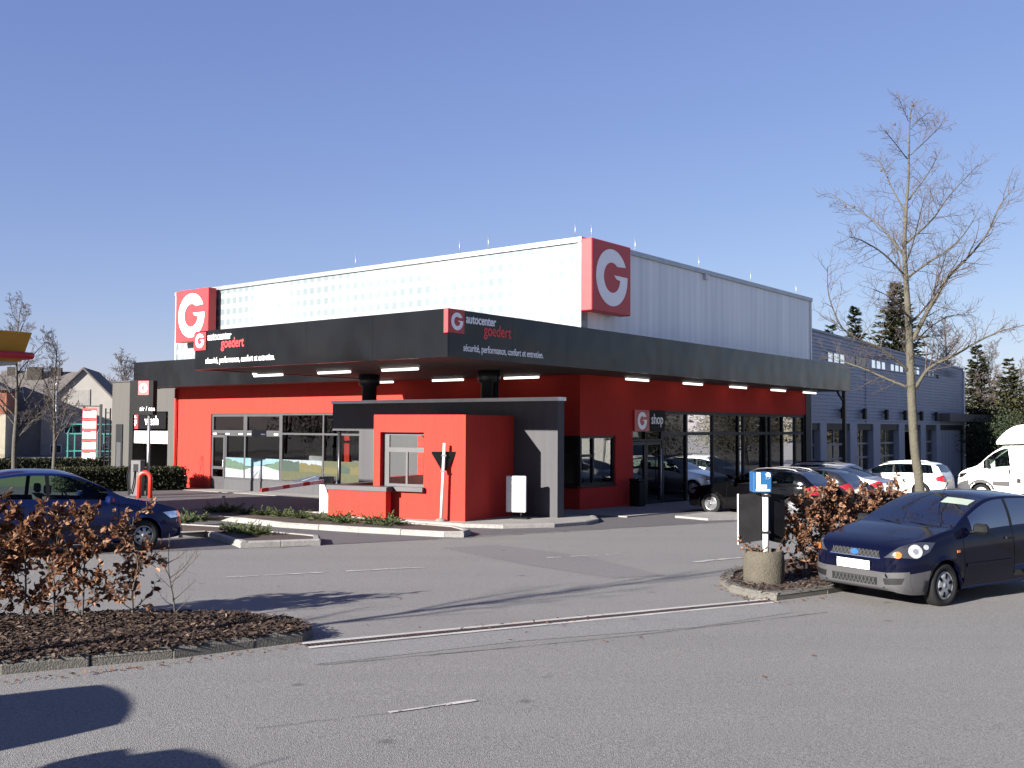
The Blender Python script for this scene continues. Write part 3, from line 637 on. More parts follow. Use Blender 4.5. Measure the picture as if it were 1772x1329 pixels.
# ------------------------------------------------------------------ signs
def big_sign(label, loc, rz, w, h, z0, d=.42):
    t = thing('emblem_sign', label, 'sign', loc, rz, 'big square emblem signs on the roof storey'); mb = MB(); mb.bbox(0, w, -d, 0, 0, h, .02); mb.build('sign_box', 'sign_red', t)
    e = MB(); emblem(e, w*.4, -d-.004, 0, w/2, h*.5); e.build('emblem', 'white', t); 
    b = MB(); b.box(w*.2, w*.25, 0, .3, h*.2, h*.25); b.box(w*.75, w*.8, 0, .3, h*.2, h*.25); b.build('bracket', 'grey_metal', t); return t
big_sign('big red square sign with a bright white ring emblem, at the left end', BW(21.2, -.22, 5.7), -TH, 2.4, 2.27, 0)
big_sign('big red square sign with a pale ring emblem on the shaded side', BW(-.22, -.3, 5.7), pi/2-TH, 2.27, 2.25, 0)
def fascia_sign(label, loc, rz, side):
    t = thing('fascia_sign', label, 'sign', loc, rz, 'lettering signs on the canopy fascia')
    mb = MB(); 
    if side == 'F': mb.box(-.02, .58, -.03, 0, .57, 1.1)
    else: mb.box(-.03, .56, -.03, 0, .57, 1.14); mb.box(-.03, 0, 0, .1, .57, 1.14)
    p = mb.build('emblem_panel', 'sign_red', t); e = MB(); emblem(e, .21, -.033, 0, .29, .85, .008); e.build('emblem', 'white', p)
    text_mesh('lettering', 'autocenter', .31, 'white', t, (.64, -.004, .85), bold=.006, sx=.82)
    text_mesh('lettering', 'goedert', .4, 'letter_red', t, (1.3, -.004, .6), bold=.006, sx=.84)
    text_mesh('lettering', 'sécurité, performance, confort et entretien.', .25, 'white', t, (.55, -.004, .17), bold=.002, sx=.72)
    return t
fascia_sign('white and red shop name lettering at the sunlit left end of the fascia', BW(8.0, -8.503, ZS), -TH, 'F')
fascia_sign('shop name lettering on the shaded fascia right of the canopy corner', BW(-2.103, -8.5, ZS), pi/2-TH, 'S')
t = thing('entrance_sign', 'red and black shop sign above the entrance doors', 'sign', BW(-.02, 3.14, 1.95), pi/2-TH)
mb = MB(); mb.box(0, .95, -.06, .03, 0, .73); q = mb.build('emblem_panel', 'sign_red', t); e = MB(); emblem(e, .3, -.063, 0, .47, .36, .008); e.build('emblem', 'white', q)
mb = MB(); mb.box(.953, 2.03, -.055, .03, 0, .73); q = mb.build('name_panel', 'sign_black', t); text_mesh('lettering', 'shop', .5, 'white', q, (1.08, -.058, .26), bold=.004, sx=.85)
# ------------------------------------------------------------------ car wash wing
cw = bthing('car_wash_building', 'plain grey flat roofed car wash wing left of the red shop', 'car wash', 22.12, 1.2)
mb = MB()
ub(mb, 5.55, 7.38, 0, 8, -1.6, 4.2); ub(mb, 0, 2.4, 0, 8, -1.6, 4.2); ub(mb, 2.4, 5.55, 0, 8, 2.72, 4.2); ub(mb, 2.4, 5.55, 5, 8, -1.6, 2.72); mb.build('wall', 'wash_render', cw)
mb = MB(); ub(mb, -.01, 7.44, -.05, 8, 4.2, 4.27); mb.build('coping', 'frame_grey', cw)
mb = MB(); ub(mb, 2.4, 5.55, .1, .16, 1.18, 1.78); mb.build('shutter_box', 'white_paint', cw)
mb = MB(); ub(mb, 2.4, 5.55, .5, .55, 1.7, 2.72); mb.build('lintel', 'black', cw)
for u in (2.6, 3.1, 5.2): mb = MB(); ub(mb, u, u+.18, .8, 1.0, -1.3, 1.4); mb.build('wash_gantry', 'bumper_grey', cw)
mb = MB(); ub(mb, 3.3, 4.2, 2, 2.4, -1.3, .4); mb.build('wash_machine', 'bumper_grey', cw)
mb = MB(); ub(mb, 2.75, 2.82, .6, .95, -.6, 1.2); mb.build('guide_strip', 'plate_y', cw)
mb = MB(); ub(mb, 6.3, 6.9, -.05, -.002, -1.2, 2.1); ub(mb, 6.4, 6.8, -.06, -.051, -.4, 1.2, 1); mb.build('door', ['frame_dark', 'frame_grey'], cw)
t = bthing('ladder', 'dark metal ladder fixed to the outer edge of the grey car wash', 'ladder', 29.95, 1.1)
mb = MB(); mb.box(-.04, 0, 0, .06, -1.1, 2.9); mb.box(.4, .44, 0, .06, -1.1, 2.9)
mb.build('rail', 'frame_dark', t); mb = MB()
for k in range(13): mb.box(0, .4, .015, .045, -.95+k*.3, -.91+k*.3)
mb.build('rung', 'frame_dark', t)
t = bthing('car_wash_sign', 'black wash sign with a red emblem square over the wash bay', 'sign', 27.67, 1.14, 1.88)
mb = MB(); mb.box(-.02, .75, -.05, 0, 0, .8); q = mb.build('emblem_panel', 'sign_red', t); e = MB(); emblem(e, .29, -.054, 0, .36, .4, .008); e.build('emblem', 'white', q)
mb = MB(); mb.box(.752, 3.14, -.045, 0, 0, .8); q = mb.build('name_panel', 'sign_black', t); text_mesh('lettering', 'wash', .62, 'white', q, (1.35, -.048, .2), bold=.008, sx=.95)
# ------------------------------------------------------------------ pylon, air machine, hoop
px_, py_ = (-14.2, 38.1); gzp = gz(px_, py_)
t = thing('pylon_sign', 'tall black air and water pylon sign with red emblem by the hedge', 'sign', (px_, py_, gzp), -R(12))
mb = MB(); mb.box(-.1, .68, -.14, .14, 3.05, 4.35); mb.box(-.36, -.2, -.05, .05, 0, 4.35); mb.box(-.2, -.1, -.14, .14, 3.05, 4.35); p = mb.build('sign_box', 'sign_black', t)
mb = MB(); mb.box(.06, .5, -.155, -.141, 3.8, 4.33); q = mb.build('emblem_panel', 'sign_red', p); e = MB(); emblem(e, .17, -.158, 0, .28, 4.06, .008); e.build('emblem', 'white', p)
text_mesh('lettering', 'air / eau', .25, 'white', p, (.13, -.142, 3.2), bold=0, sx=.78)
mb = MB(); mb.tube([(.45, 0, 0), (.45, 0, 3.06)], .06, 10); mb.build('post', 'grey_metal', t)
t = thing('air_machine', 'grey tyre inflator cabinet with a hose below the pylon sign', 'air machine', (px_+.1, py_-.45, gzp), -R(12))
mb = MB(); mb.bbox(-.12, .3, -.15, .15, 0, 1.35, .02); c_ = mb.build('cabinet', 'frame_grey', t); mb = MB(); mb.box(.0, .2, -.156, -.151, .9, 1.2); mb.build('display', 'black', c_)
mb = MB(); mb.tube([(-.15, -.12, 1.2), (-.22, -.2, .8), (-.16, -.22, .3), (-.05, -.2, .1), (.05, -.2, .5), (.08, -.18, .95)], .022, 6); mb.build('hose', 'rubber', t)
hx, hy = G(250, 862)
t = thing('hoop_barrier', 'glossy red steel hoop barrier in front of the air machine', 'barrier', (hx, hy, gz(hx, hy)), 0)
mb = MB(); mb.tube([(-.2, 0, -.1), (-.2, 0, .72)]+[(-.2*cos(a), 0, .72+.2*sin(a)) for a in [pi*k/10 for k in range(1, 10)]]+[(.2, 0, .72), (.2, 0, -.1)], .08, 12); mb.build('hoop', 'bollard_red', t)
# ------------------------------------------------------------------ kiosk
KX, KY, KR = -1.18, 25.6, -R(27)
ki = thing('kiosk', 'small red pay kiosk wrapped by a dark grey portal wall', 'kiosk', (KX, KY, 0), KR)
mb = MB(); WZ = 2.39
mb.prism([(0, .25), (0, 2.72), (-.2, 2.76), (-.2, .25)], -1, WZ); mb.box(-1.25, 0, 0, .25, -1, WZ); mb.box(-2.62, -1.25, 0, .25, -1, .36); mb.box(-2.62, -1.25, 0, .25, 1.93, WZ); mb.box(-2.83, -2.62, 0, .25, -1, WZ)
mb.prism([(-2.83, 2.2), (-2.63, 2.2), (-2.63, 3.26), (-2.83, 3.3)], -1, WZ); mb.box(-2.83, -2.63, .25, 2.2, -1, .7); mb.box(-2.83, -2.63, .25, 2.2, 1.95, WZ)  # opening added in the unseen left side so sun brightens the room
mb.build('wall', 'red_render', ki)
mb = MB(); mb.prism([(-2.63, .25), (-.2, .25), (-.2, 2.7), (-2.63, 3.2)], 2.2, WZ-.01); mb.build('roof', 'grey_render', ki)
mb = MB(); mb.prism([(-2.63, 3.0), (-.2, 2.5), (-.2, 2.6), (-2.63, 3.1)], -1, 2.2); mb.prism([(-2.6, .3), (-.25, .3), (-.25, 2.5), (-2.6, 3.0)], -1, -.42); mb.box(-.25, -.201, .3, 2.5, -.4, 2.2); mb.build('inner_wall', 'door_white', ki)
mb = MB(); mb.box(-2.1, -1.4, 2.66, 2.72, -.4, 1.75, rz=-.2); mb.build('inner_door', 'white_paint', ki)
mb = MB(); mb.box(-1.55, -1.05, .9, 1.4, -.4, .86); mb.build('counter', 'bollard_red', ki)
fr = MB(); x0, x1, z0, z1 = -2.5, -1.26, .4, 1.925; w = .075
for b_ in ((x0, x0+w, z0, z1), (x1-w, x1, z0, z1), (x0+w, x1-w, z1-w, z1), (x0+w, x1-w, 1.4, 1.52), (x0+w, x1-w, z0, .56), (-1.9, -1.84, .56, 1.4), (-2.619, x0, z0, z1)): fr.box(b_[0], b_[1], .15, .2, b_[2], b_[3])
q = fr.build('window', 'frame_grey', ki); mb = MB()
for a, b_, c_, e_ in ((x0+w, x1-w, 1.52, z1-w), (x0+w, -1.9, .56, 1.4), (-1.84, x1-w, .56, 1.4)): mb.add([(a, .175, c_), (b_, .175, c_), (b_, .175, e_), (a, .175, e_)], [(0, 1, 2, 3)])
mb.build('pane', 'clear_glass', q)
mb = MB(); mb.box(-4.0, -2.14, -.42, -.18, -1, .38); mb.box(-4.0, -3.76, -.18, 3, -1, .38); mb.build('low_wall', 'red_render', ki)
mb = MB(); mb.box(-4.04, -2.1, -.46, -.003, .38, .5); mb.box(-2.1, -1.2, -.14, -.003, .383, .497); mb.box(-4.04, -3.72, -.003, 3, .381, .499); mb.build('ledge', 'frame_grey', ki)
def ingrid(o):
    d = Matrix.Rotation(-KR, 3, 'Z') @ Vector((OX-KX, OY-KY, 0)); o.location = d; o.rotation_euler = (0, 0, -TH-KR); return o
mb = MB(); ub(mb, -1.94, 5.86, -3.87, -3.57, -1, 1.93); ub(mb, -1.94, 7.13, -3.87, -3.57, 1.93, 2.8); ingrid(mb.build('portal_wall', 'grey_render', ki))
mb = MB(); ub(mb, -1.98, 7.17, -3.91, -3.53, 2.8, 2.9); ingrid(mb.build('coping', 'coping', ki))
mb = MB(); mb.tube([(-6.95, -3.72, -1), (-6.95, -3.72, 1.94)], .06, 10); ingrid(mb.build('post', 'column', ki))
# barrier gate
bx, by = G(566, 894)
t = thing('barrier_gate', 'white barrier pedestal with a lowered red and white arm', 'barrier', (bx, by, gz(bx, by)+.09), 0)
mb = MB(); mb.bbox(-.19, .19, -.16, .16, 0, .82, .015); mb.build('pedestal', 'white_paint', t); mb = MB(); mb.bbox(-.21, .21, -.2, .2, .82, 1.02, .02); mb.build('cap', 'black_gloss', t)
ae = D(452, 848.5, 26.3)-Vector((bx, by, gz(bx, by)+.09)); a0_ = Vector((-.1, -.22, .9)); mb = MB(); n_ = 9; mats_ = ['white_paint', 'lead_red']
dd = (ae-a0_); side = Vector((-dd.y, dd.x, 0)).normalized()*.02
for k in range(n_):
    p, q = a0_+dd*k/n_, a0_+dd*(k+1)/n_
    if k == 0: p = a0_-dd*.04
    h = Vector((0, 0, .05)); mb.add([p-side-h, q-side-h, q+side-h, p+side-h, p-side+h, q-side+h, q+side+h, p+side+h], [(0, 1, 2, 3), (4, 5, 6, 7), (0, 1, 5, 4), (2, 3, 7, 6), (0, 3, 7, 4), (1, 2, 6, 5)], 1 if k in (2, 5, 8) else 0)
mb.build('arm', mats_, t)
# give way sign seen from behind
gx, gy = G(763, 908)
t = thing('give_way_sign', 'triangular road sign seen from behind on a pale post', 'road sign', (gx, gy, gz(gx, gy)+.08), R(4))
mb = MB(); mb.tube([(0, 0, -.1), (.075, 0, 2.0)], .04, 10); mb.build('post', 'white_paint', t)
mb = MB(); r_ = .34; pts = []
for cxx, czz in ((.06-r_, 1.78), (.06+r_, 1.78), (.06, 1.2)):
    pts.append((cxx, czz))
rp = []
for i in range(3):
    p, a, b = Vector(pts[i]), Vector(pts[i-1]), Vector(pts[(i+1) % 3]); rp += [p+(a-p).normalized()*.05, p+(a-p).normalized()*.012+(b-p).normalized()*.012, p+(b-p).normalized()*.05]
mb.extr([(p.x, .045, p.y) for p in rp], (0, .02, 0)); mb.build('plate', 'sign_back', t)
mb = MB(); mb.box(.0, .12, -.045, .05, 1.66, 1.7); mb.box(-.02, .1, -.045, .05, 1.26, 1.3); mb.build('clamp', 'grey_metal', t)
mb = MB(); mb.lathe([(.16, -.05), (.14, .05), (.05, .09)], 10); mb.build('foot', 'concrete_old', t)
# pivot advertising board
ax, ay = .13, 26.75
t = thing('advertising_board', 'blank white rectangular advertising board on a small foot by the kiosk', 'sign board', (ax, ay, gz(ax, ay)+.09), -R(14))
mb = MB(); mb.bbox(-.27, .27, -.06, .06, .17, 1.13, .015); mb.build('panel', 'white_paint', t)
mb = MB(); mb.box(-.24, .24, -.064, -.061, .2, 1.1); mb.build('poster_panel', 'white_paint', t)
mb = MB(); mb.tube([(.14, 0, .03), (.14, 0, .18)], .03, 8); mb.box(-.05, .34, -.2, .2, 0, .035); mb.build('foot', 'black', t)
# waste bin by the doors
t = thing('waste_bin', 'black square waste bin beside the shop doors', 'bin', BW(-.42, 2.75, gz(*BW(-.4, 2.7)[:2])+.04), -TH); mb = MB(); mb.bbox(-.2, .2, -.2, .2, 0, .82, .03); mb.build('body', 'black', t); mb = MB(); mb.bbox(-.22, .22, -.22, .22, .82, .92, .03); mb.build('lid', 'black_gloss', t)
# marker post, bucket
mx_, my_ = G(386.5, 888)
t = thing('marker_post', 'short pale marker post in the low planting by the lane', 'post', (mx_, my_, gz(mx_, my_)+.08)); mb = MB(); mb.bbox(-.04, .04, -.04, .04, -.05, .42, .01); mb.build('post', 'concrete', t)
b0 = BW(20.75, -.45); t = thing('bucket', 'off white plastic bucket standing at the foot of the red wall', 'bucket', (b0.x, b0.y, gz(b0.x, b0.y)+.02)); mb = MB(); mb.lathe([(.17, 0), (.22, .5), (.235, .5), (.235, .53), (.2, .53), (.18, .3)], 18); mb.build('body', 'bucket', t); mb = MB(); mb.tube([(.22*cos(a), .22*sin(a)*.3-.1, .5-.2*sin(a)) for a in [pi*k/8 for k in range(9)]], .008, 5); mb.build('handle', 'grey_metal', t)
b1 = BW(20.2, -.35); tag(MB().tube([BW(19.9, -.06, .75), BW(20.15, -.2, .1), BW(20.3, -.45, -.55)], .012, 5).tube([BW(19.9, -.06, .75), BW(19.88, -.05, -.2), BW(19.8, -.15, -.6)], .008, 5).build('broom', 'lead_red'), 'thin red cleaning pole leaning against the sunlit red wall', 'pole')
# planter with box sign
pl = G(1322, 1017); pz = gz(*pl)+.07
t = thing('planter', 'round weathered concrete planter on the tip of the kerb island', 'planter', (pl[0], pl[1], pz)); mb = MB(); mb.lathe([(.285, -.04), (.295, .0), (.3, .3), (.285, .47), (.265, .485), (.235, .48), (.23, .4)], 36); mb.build('tub', 'planter', t)
mb = MB(); mb.lathe([(.0, .43), (.12, .43), (.235, .4)], 24); mb.build('soil', 'mulch_soil', t)
t = thing('parking_sign', 'blue cube sign over two black panels on a white post', 'sign', (pl[0]+.03, pl[1], pz-.13), 0)
mb = MB(); mb.tube([(0, 0, .3), (0, 0, 1.46)], .045, 14); mb.build('post', 'white_paint', t)
for s_, ang, xo, l_ in ((-1, R(-28), -.07, .34), (1, R(24), .07, .3)):
    d_ = Vector((s_*cos(ang), s_*sin(ang)*(1 if s_ < 0 else 1), 0)); o_ = Vector((s_*.04, .06, 0)); n_ = Vector((-d_.y, d_.x, 0))*.03
    p0, p1 = o_, o_+d_*l_; mb = MB(); mb.extr([p0-n_+Vector((0, 0, .75)), p1-n_+Vector((0, 0, .68)), p1-n_+Vector((0, 0, 1.41)), p0-n_+Vector((0, 0, 1.45))], n_*2, 0); pn = mb.build('panel', 'sign_back', t)
    if s_ < 0: mb = MB(); mb.extr([p1-n_*1.1+d_*.002+Vector((0, 0, .67)), p1-n_*1.1+d_*.02+Vector((0, 0, .67)), p1-n_*1.1+d_*.02+Vector((0, 0, 1.42)), p1-n_*1.1+d_*.002+Vector((0, 0, 1.42))], n_*2.2); mb.build('edge_trim', 'white_paint', pn)
for z in (.86, 1.4): mb = MB(); mb.box(-.06, .06, -.06, .06, z, z+.03); mb.build('clamp', 'frame_dark', t)
mb = MB(); mb.bbox(-.2, .07, -.1, .16, 1.46, 1.76, .012); q = mb.build('cube_sign', 'sign_blue', t)
text_mesh('lettering', "L’", .3, 'white', q, (-.165, -.102, 1.535), bold=.014, sx=1.0); mb = MB(); mb.box(-.165, .04, -.106, -.1, 1.485, 1.51); mb.build('underline', 'white', q)
# ------------------------------------------------------------------ workshop behind
ws = bthing('workshop_building', 'long blue grey workshop clad in horizontal corrugated sheet', 'workshop', 0, 18.65)
def top(v): return 6.6-.6*(v-18.6)/26
mb = MB(); L0, L1 = 0, 25.9; pz0 = 2.32; pitch = .17; zz = pz0; k = 0
prof = []
while zz < 6.75: prof += [(.0, zz), (.0, zz+pitch*.45), (-.045, zz+pitch*.55), (-.045, zz+pitch*.95)]; zz += pitch
def corr(v0, v1, za, zb):
    pr = [(x, min(max(z, za), zb)) for x, z in prof if za-pitch < z < zb+pitch]; vs = []
    for v in (v0, v1):
        for x, z in pr: vs.append((x, v, z-(top(18.65)-top(18.65+v) if z > 5.85 else 0)))
    N = len(pr); return vs, [(i, i+1, N+i+1, N+i) for i in range(N-1)]
for a, b in ((.0, 2.05), (20.4, L1)): mb.add(*corr(a, b, pz0, 6.6))
mb.add(*corr(2.05, 20.4, pz0, 5.2)); mb.add(*corr(2.05, 20.4, 5.78, 6.6))
wall_ = mb.build('wall', 'workshop_clad', ws, fix=False)
mb = MB(); mb.box(-8, -.06, .0, L1-.02, 2.0, 5.9); mb.box(-8, -.06, L1-.3, L1-.02, -1.6, 2.3); mb.box(-9, -8, 0, L1, -1.6, 5.9); mb.build('core_wall', 'frame_dark', ws)
for q in ((-.07, .015, -.02, .06, 2.3, 6.62), (-.07, .02, 7.3, 7.36, 2.32, 5.1), (-.07, .02, 14.4, 14.46, 2.32, 5.1), (-.07, .02, L1, L1+.08, -1.6, 6.0)): mb = MB(); mb.box(*q); mb.build('corner_trim', 'workshop_plain', ws)
vs = [(x, v, top(18.65+v)+z) for v in (-.02, L1+.1) for x, z in ((-.3, 0), (.05, 0), (.05, .1), (-.3, .1))]
mb = MB(); mb.add(vs, [(0, 1, 2, 3), (4, 5, 6, 7), (0, 1, 5, 4), (1, 2, 6, 5), (2, 3, 7, 6), (3, 0, 4, 7)]); mb.build('roof_edge', 'workshop_plain', ws)
for k in range(6):
    a = 2.07+k*3.05; b = a+2.45 if k != 2 else a+2.45
    fr = MB(); w = .09
    fr.box(-.06, .0, a, a+w, 5.21, 5.77); fr.box(-.06, .0, b-w, b, 5.21, 5.77); fr.box(-.06, .0, a+w, b-w, 5.21, 5.27); fr.box(-.06, .0, a+w, b-w, 5.71, 5.77)
    for j in (1, 2): m_ = a+(b-a)*j/3; fr.box(-.06, 0, m_-.03, m_+.03, 5.27, 5.71)
    f_ = fr.build('window', 'workshop_plain', ws); p = MB(); p.add([(-.03, a+w, 5.27), (-.03, b-w, 5.27), (-.03, b-w, 5.71), (-.03, a+w, 5.71)], [(0, 1, 2, 3)]); p.build('pane', 'shop_glass', f_)
    if k < 5: mb = MB(); mb.box(-.05, 0, b+.002, a+3.048, 5.21, 5.77); mb.build('window_pier', 'workshop_plain', ws)
edges = [0.05, .55, 1.15, 4.9, 8.3, 12.2, 16.0, 20.2]
for a, b in ((-.0, .1), (1.1, 1.9), (5.0, 6.0), (8.4, 9.5), (12.6, 13.6), (16.6, 17.6), (19.8, 20.6)): mb = MB(); mb.box(-.35, .0, a, b, -1.7, 2.32); mb.build('pier', 'workshop_plain', ws)
mat('door_panel', (.17, .18, .2), .4, .3, var=.1)
for a, b, open_ in ((.1, 1.1, 0), (1.9, 5.0, 0), (6.0, 8.4, 0), (9.5, 12.6, 0), (13.6, 16.6, 1), (17.6, 19.8, 0)):
    mb = MB(); 
    if not open_:
        for z0_, z1_ in ((-1.7, -.15), ): mb.box(-.32, -.26, a, b, z0_, z1_)
        for z in (-.15, .55, 1.25, 2.2): mb.box(-.32, -.25, a, b, z, z+.1)
        for q in (a, b-.1, (a+b)/2-.05): mb.box(-.315, -.255, q, q+.1, -.05, 2.3)
        d = mb.build('garage_door', 'door_panel', ws); p = MB(); p.add([(-.29, a, -.05), (-.29, b, -.05), (-.29, b, 2.3), (-.29, a, 2.3)], [(0, 1, 2, 3)]); p.build('pane', 'shop_glass', d)
    else: mb.box(-.32, -.26, a, b, 1.9, 2.3); mb.build('garage_door', 'door_panel', ws)
for k, v in enumerate((3.6, 6.6, 10.0, 13.2, 16.2, 19.2)):
    mb = MB(); mb.box(0, .12, v-.05, v+.05, 2.9, 3.0); mb.bbox(.08, .26, v-.14, v+.14, 2.55, 3.1, .03); mb.build('wall_lamp', 'frame_dark', ws)
mb = MB(); mb.box(-.34, -.1, 20.6, L1, -1.7, 2.31); mb.build('end_wall', 'workshop_plain', ws)
mb = MB()
for k in range(7): mb.box(-.12, -.09, 21.3, 24.3, -1.0+k*.5, -.97+k*.5)
for k in range(5): mb.box(-.121, -.091, 21.3+k*.72, 21.33+k*.72, -1.0, 2.1)
mb.build('roller_grille', 'door_panel', ws)
mb = MB(); mb.box(-3, .62, 20.4, 31.5, 2.55, 3.05); mb.build('side_canopy', 'canopy_brown', ws)
mb = MB(); mb.tube([(.05, L1+.12, -1.5), (.05, L1+.12, 5.9)], .05, 8); mb.build('downpipe', 'white_paint', ws)
# ------------------------------------------------------------------ vehicles
def pchip(pts):
    X = np.array([p[0] for p in pts], float); Y = np.array([p[1] for p in pts], float); h = np.diff(X); d = np.diff(Y)/h; m = np.zeros(len(X))
    m[0], m[-1] = d[0], d[-1]
    for i in range(1, len(X)-1):
        if d[i-1]*d[i] > 0: w1 = 2*h[i]+h[i-1]; w2 = h[i]+2*h[i-1]; m[i] = (w1+w2)/(w1/d[i-1]+w2/d[i])
    def f(x):
        x = min(max(x, X[0]), X[-1]); i = int(min(max(np.searchsorted(X, x)-1, 0), len(h)-1)); t = (x-X[i])/h[i]
        return float((2*t**3-3*t**2+1)*Y[i]+(t**3-2*t**2+t)*h[i]*m[i]+(-2*t**3+3*t**2)*Y[i+1]+(t**3-t**2)*h[i]*m[i+1])
    return f
SROW = [(0, .93), (.1, .965), (.22, .985), (.35, .997), (.5, 1.0), (.62, .998), (.74, .99), (.86, .978), (.94, .963), (1, .942)]
TROW = [.07, .3, .55, .8, .93, 1.0]; QROW = [.06, .25, .5, .75, 1.0]
class Car:
    def __init__(s, name, label, cat, sp, loc, rz, group=None):
        s.sp = sp; L = s.L = sp['L']; s.root = thing(name, label, cat, loc, rz, group)
        top, belt, bot, wid = (pchip(sp[k]) for k in ('top', 'belt', 'bot', 'wid')); sh = pchip(sp.get('slant', [(0, 0), (L, 0)]))
        st = set(np.round(np.concatenate([np.linspace(0, L, 36), [.012, .03, .06, .1, .15, L-.012, L-.03, L-.06, L-.1, L-.15]]), 4))
        ra = sp['r']+sp.get('gap', .05)
        for xw in sp['wheels']: st |= set(np.round([xw+ra*sin(a) for a in np.linspace(-pi/2, pi/2, 15)], 4))
        hard = []
        for a, b in sp['side']: hard += [a, b]
        for a in sp['seams']: hard += [a, a+.014]
        for k in ('ws', 'rw'):
            if k in sp: hard += list(sp[k])
        st = [x for x in st if 0 <= x <= L and all(abs(x-h) > .02 for h in hard)]; s.st = st = sorted(st+hard); n = len(st)
        nS, nT, nQ = len(SROW), len(TROW), len(QROW); NR = 1+nS+nT+nQ; s.tum = sp.get('tumble', .36)
        P = [[None]*NR for _ in st]
        def sec(x, k):
            w = wid(x); zb = bot(x); zs = belt(x); zt = max(top(x), zs+.004)
            if k == 0: return (x, 0, zb)
            k -= 1
            if k < nS:
                q, f = SROW[k]; z = zb+(zs-zb)*q; y = w*f
                for xw in sp['wheels']:
                    dx = abs(x-xw)
                    if dx < ra:
                        az = sp['r']+math.sqrt(max(0, ra*ra-dx*dx))*.99
                        if z < az: z = min(az, zs-.03)
                    dd = math.hypot(x-xw, z-sp['r'])-ra; y += .016*math.exp(-max(dd, 0)/.06)*(1 if z < zs-.05 else .3)*(1 if dx < ra*1.5 else 0)*(1 if q < .97 else 0)
                return (x, y, z)
            zr = zs+(zt-zs)*.87; ys = w*SROW[-1][1]; yr = ys-s.tum*(zr-zs)
            k -= nS
            if k < nT:
                t = TROW[k]; bulge = .02*sin(pi*t)*min(1, (zr-zs)/.3); return (x, ys+(yr-ys)*t+bulge, zs+(zr-zs)*t)
            q = QROW[k-nT]; return (x, yr*(1-q), zr+(zt-zr)*(1-(1-q)**2.1))
        for i, x in enumerate(st):
            for k in range(NR):
                t = 0
                if 1+nS <= k < 1+nS+nT: t = TROW[k-1-nS]
                elif k >= 1+nS+nT: t = 1-QROW[k-1-nS-nT]*1.0
                P[i][k] = sec(min(max(x+sh(x)*t, 0), L), k)
        W0 = nS+1; WT = nS+nT-1; RAIL = nS+nT; Q0 = RAIL+1; TOPR = NR-1; s.W0 = W0
        groups = {}
        def put(g, i, k, sgn): groups.setdefault(g, []).append((i, k, sgn))
        seam = lambda i: any(abs(st[i]-a) < 1e-6 for a in sp['seams'])
        for i in range(n-1):
            xm = (st[i]+st[i+1])/2
            for k in range(NR-1):
                for sgn in (1, -1):
                    g = 'body'
                    if k == 0: g = 'under'
                    sd = next((j for j, (a, b) in enumerate(sp['side']) if a-1e-6 <= st[i] and st[i+1] <= b+1e-6), None)
                    if W0 <= k < WT:
                        if sd is not None: g = 'side%d%s' % (sd, 'l' if sgn < 0 else 'r')
                        elif sp['side'] and sp['side'][0][0] < xm < sp['side'][-1][1]: g = 'pillar'
                    if k >= Q0:
                        for w_ in ('ws', 'rw'):
                            if w_ in sp and sp[w_][0]-1e-6 <= st[i] and st[i+1] <= sp[w_][1]+1e-6: g = w_
                    if seam(i) and 2 <= k < W0: g = 'seam'
                    elif g == 'body' and 2 <= k < W0:
                        for j, (a, b) in enumerate(sp['doors']):
                            if a < xm < b: g = 'door%d%s' % (j, 'l' if sgn < 0 else 'r')
                    if g == 'body' and 'bump' in sp:
                        xb, kb = sp['bump']
                        if xm < xb and k < kb and k > 0: g = 'bumper'
                        xb2, kb2 = sp.get('bump_r', (9, 0))
                        if xm > xb2 and 0 < k < kb2: g = 'bumper_rear'
                    if g == 'body' and 0 < k <= sp.get('sillrows', 1): g = 'sill'
                    put(g, i, k, sgn)
        def vert(i, k, sgn): x, y, z = P[i][k]; return (x-L/2, y*sgn, z)
        allv = []; allf = []
        def mk(fl):
            d = {}; vs = []; fs = []
            def ix(i, k, sgn):
                p = vert(i, k, sgn); q = tuple(round(c, 5) for c in p)
                if q not in d: d[q] = len(vs); vs.append(p)
                return d[q]
            for i, k, sgn in fl:
                f = [ix(i, k, sgn), ix(i+1, k, sgn), ix(i+1, k+1, sgn), ix(i, k+1, sgn)]
                f = [v for j, v in enumerate(f) if v != f[j-1]]
                if sgn < 0: f = f[::-1]
                if len(set(f)) > 2: fs.append(f)
            return vs, fs
        pm = sp['paint']
        b = MB(); b.add(*mk(groups['body']), 0, True)
        for g, mi in (('under', 1), ('seam', 1), ('pillar', 2), ('sill', sp.get('sillmat', 0))):
            if g in groups: b.add(*mk(groups[g]), mi, True)
        for i in (0, n-1):      # end caps
            ring = [vert(i, k, 1) for k in range(NR)]+[vert(i, k, -1) for k in range(NR-2, 0, -1)]; b.add(ring, [list(range(len(ring)))], 0)
        s.body = b.build('body', [pm, 'under', 'trim_black', 'bumper_grey'], s.root, fix=True)
        bm_ = bmesh.new(); bm_.from_mesh(s.body.data); bmesh.ops.remove_doubles(bm_, verts=bm_.verts, dist=1e-4); bm_.to_mesh(s.body.data); bm_.free()
        for g, fl in groups.items():
            vs, fs = mk(fl); o_ = len(allv); allv += vs; allf += [[o_+v for v in f] for f in fs]
            if g in ('body', 'under', 'seam', 'pillar', 'sill'): continue
            nm, m_ = ('side_window', 'car_glass') if g.startswith('side') else ('windscreen', 'car_glass') if g == 'ws' else ('rear_window', 'car_glass') if g == 'rw' else ('door', pm) if g.startswith('door') else ('bumper', sp.get('bumpmat', 'bumper_grey'))
            MB().add(vs, fs, 0, True).build(nm, m_, s.root, fix=False)
        for i in (0, n-1):
            ring = [vert(i, k, 1) for k in range(NR)]+[vert(i, k, -1) for k in range(NR-2, 0, -1)]; o_ = len(allv); allv += ring; allf.append([o_+j for j in range(len(ring))])
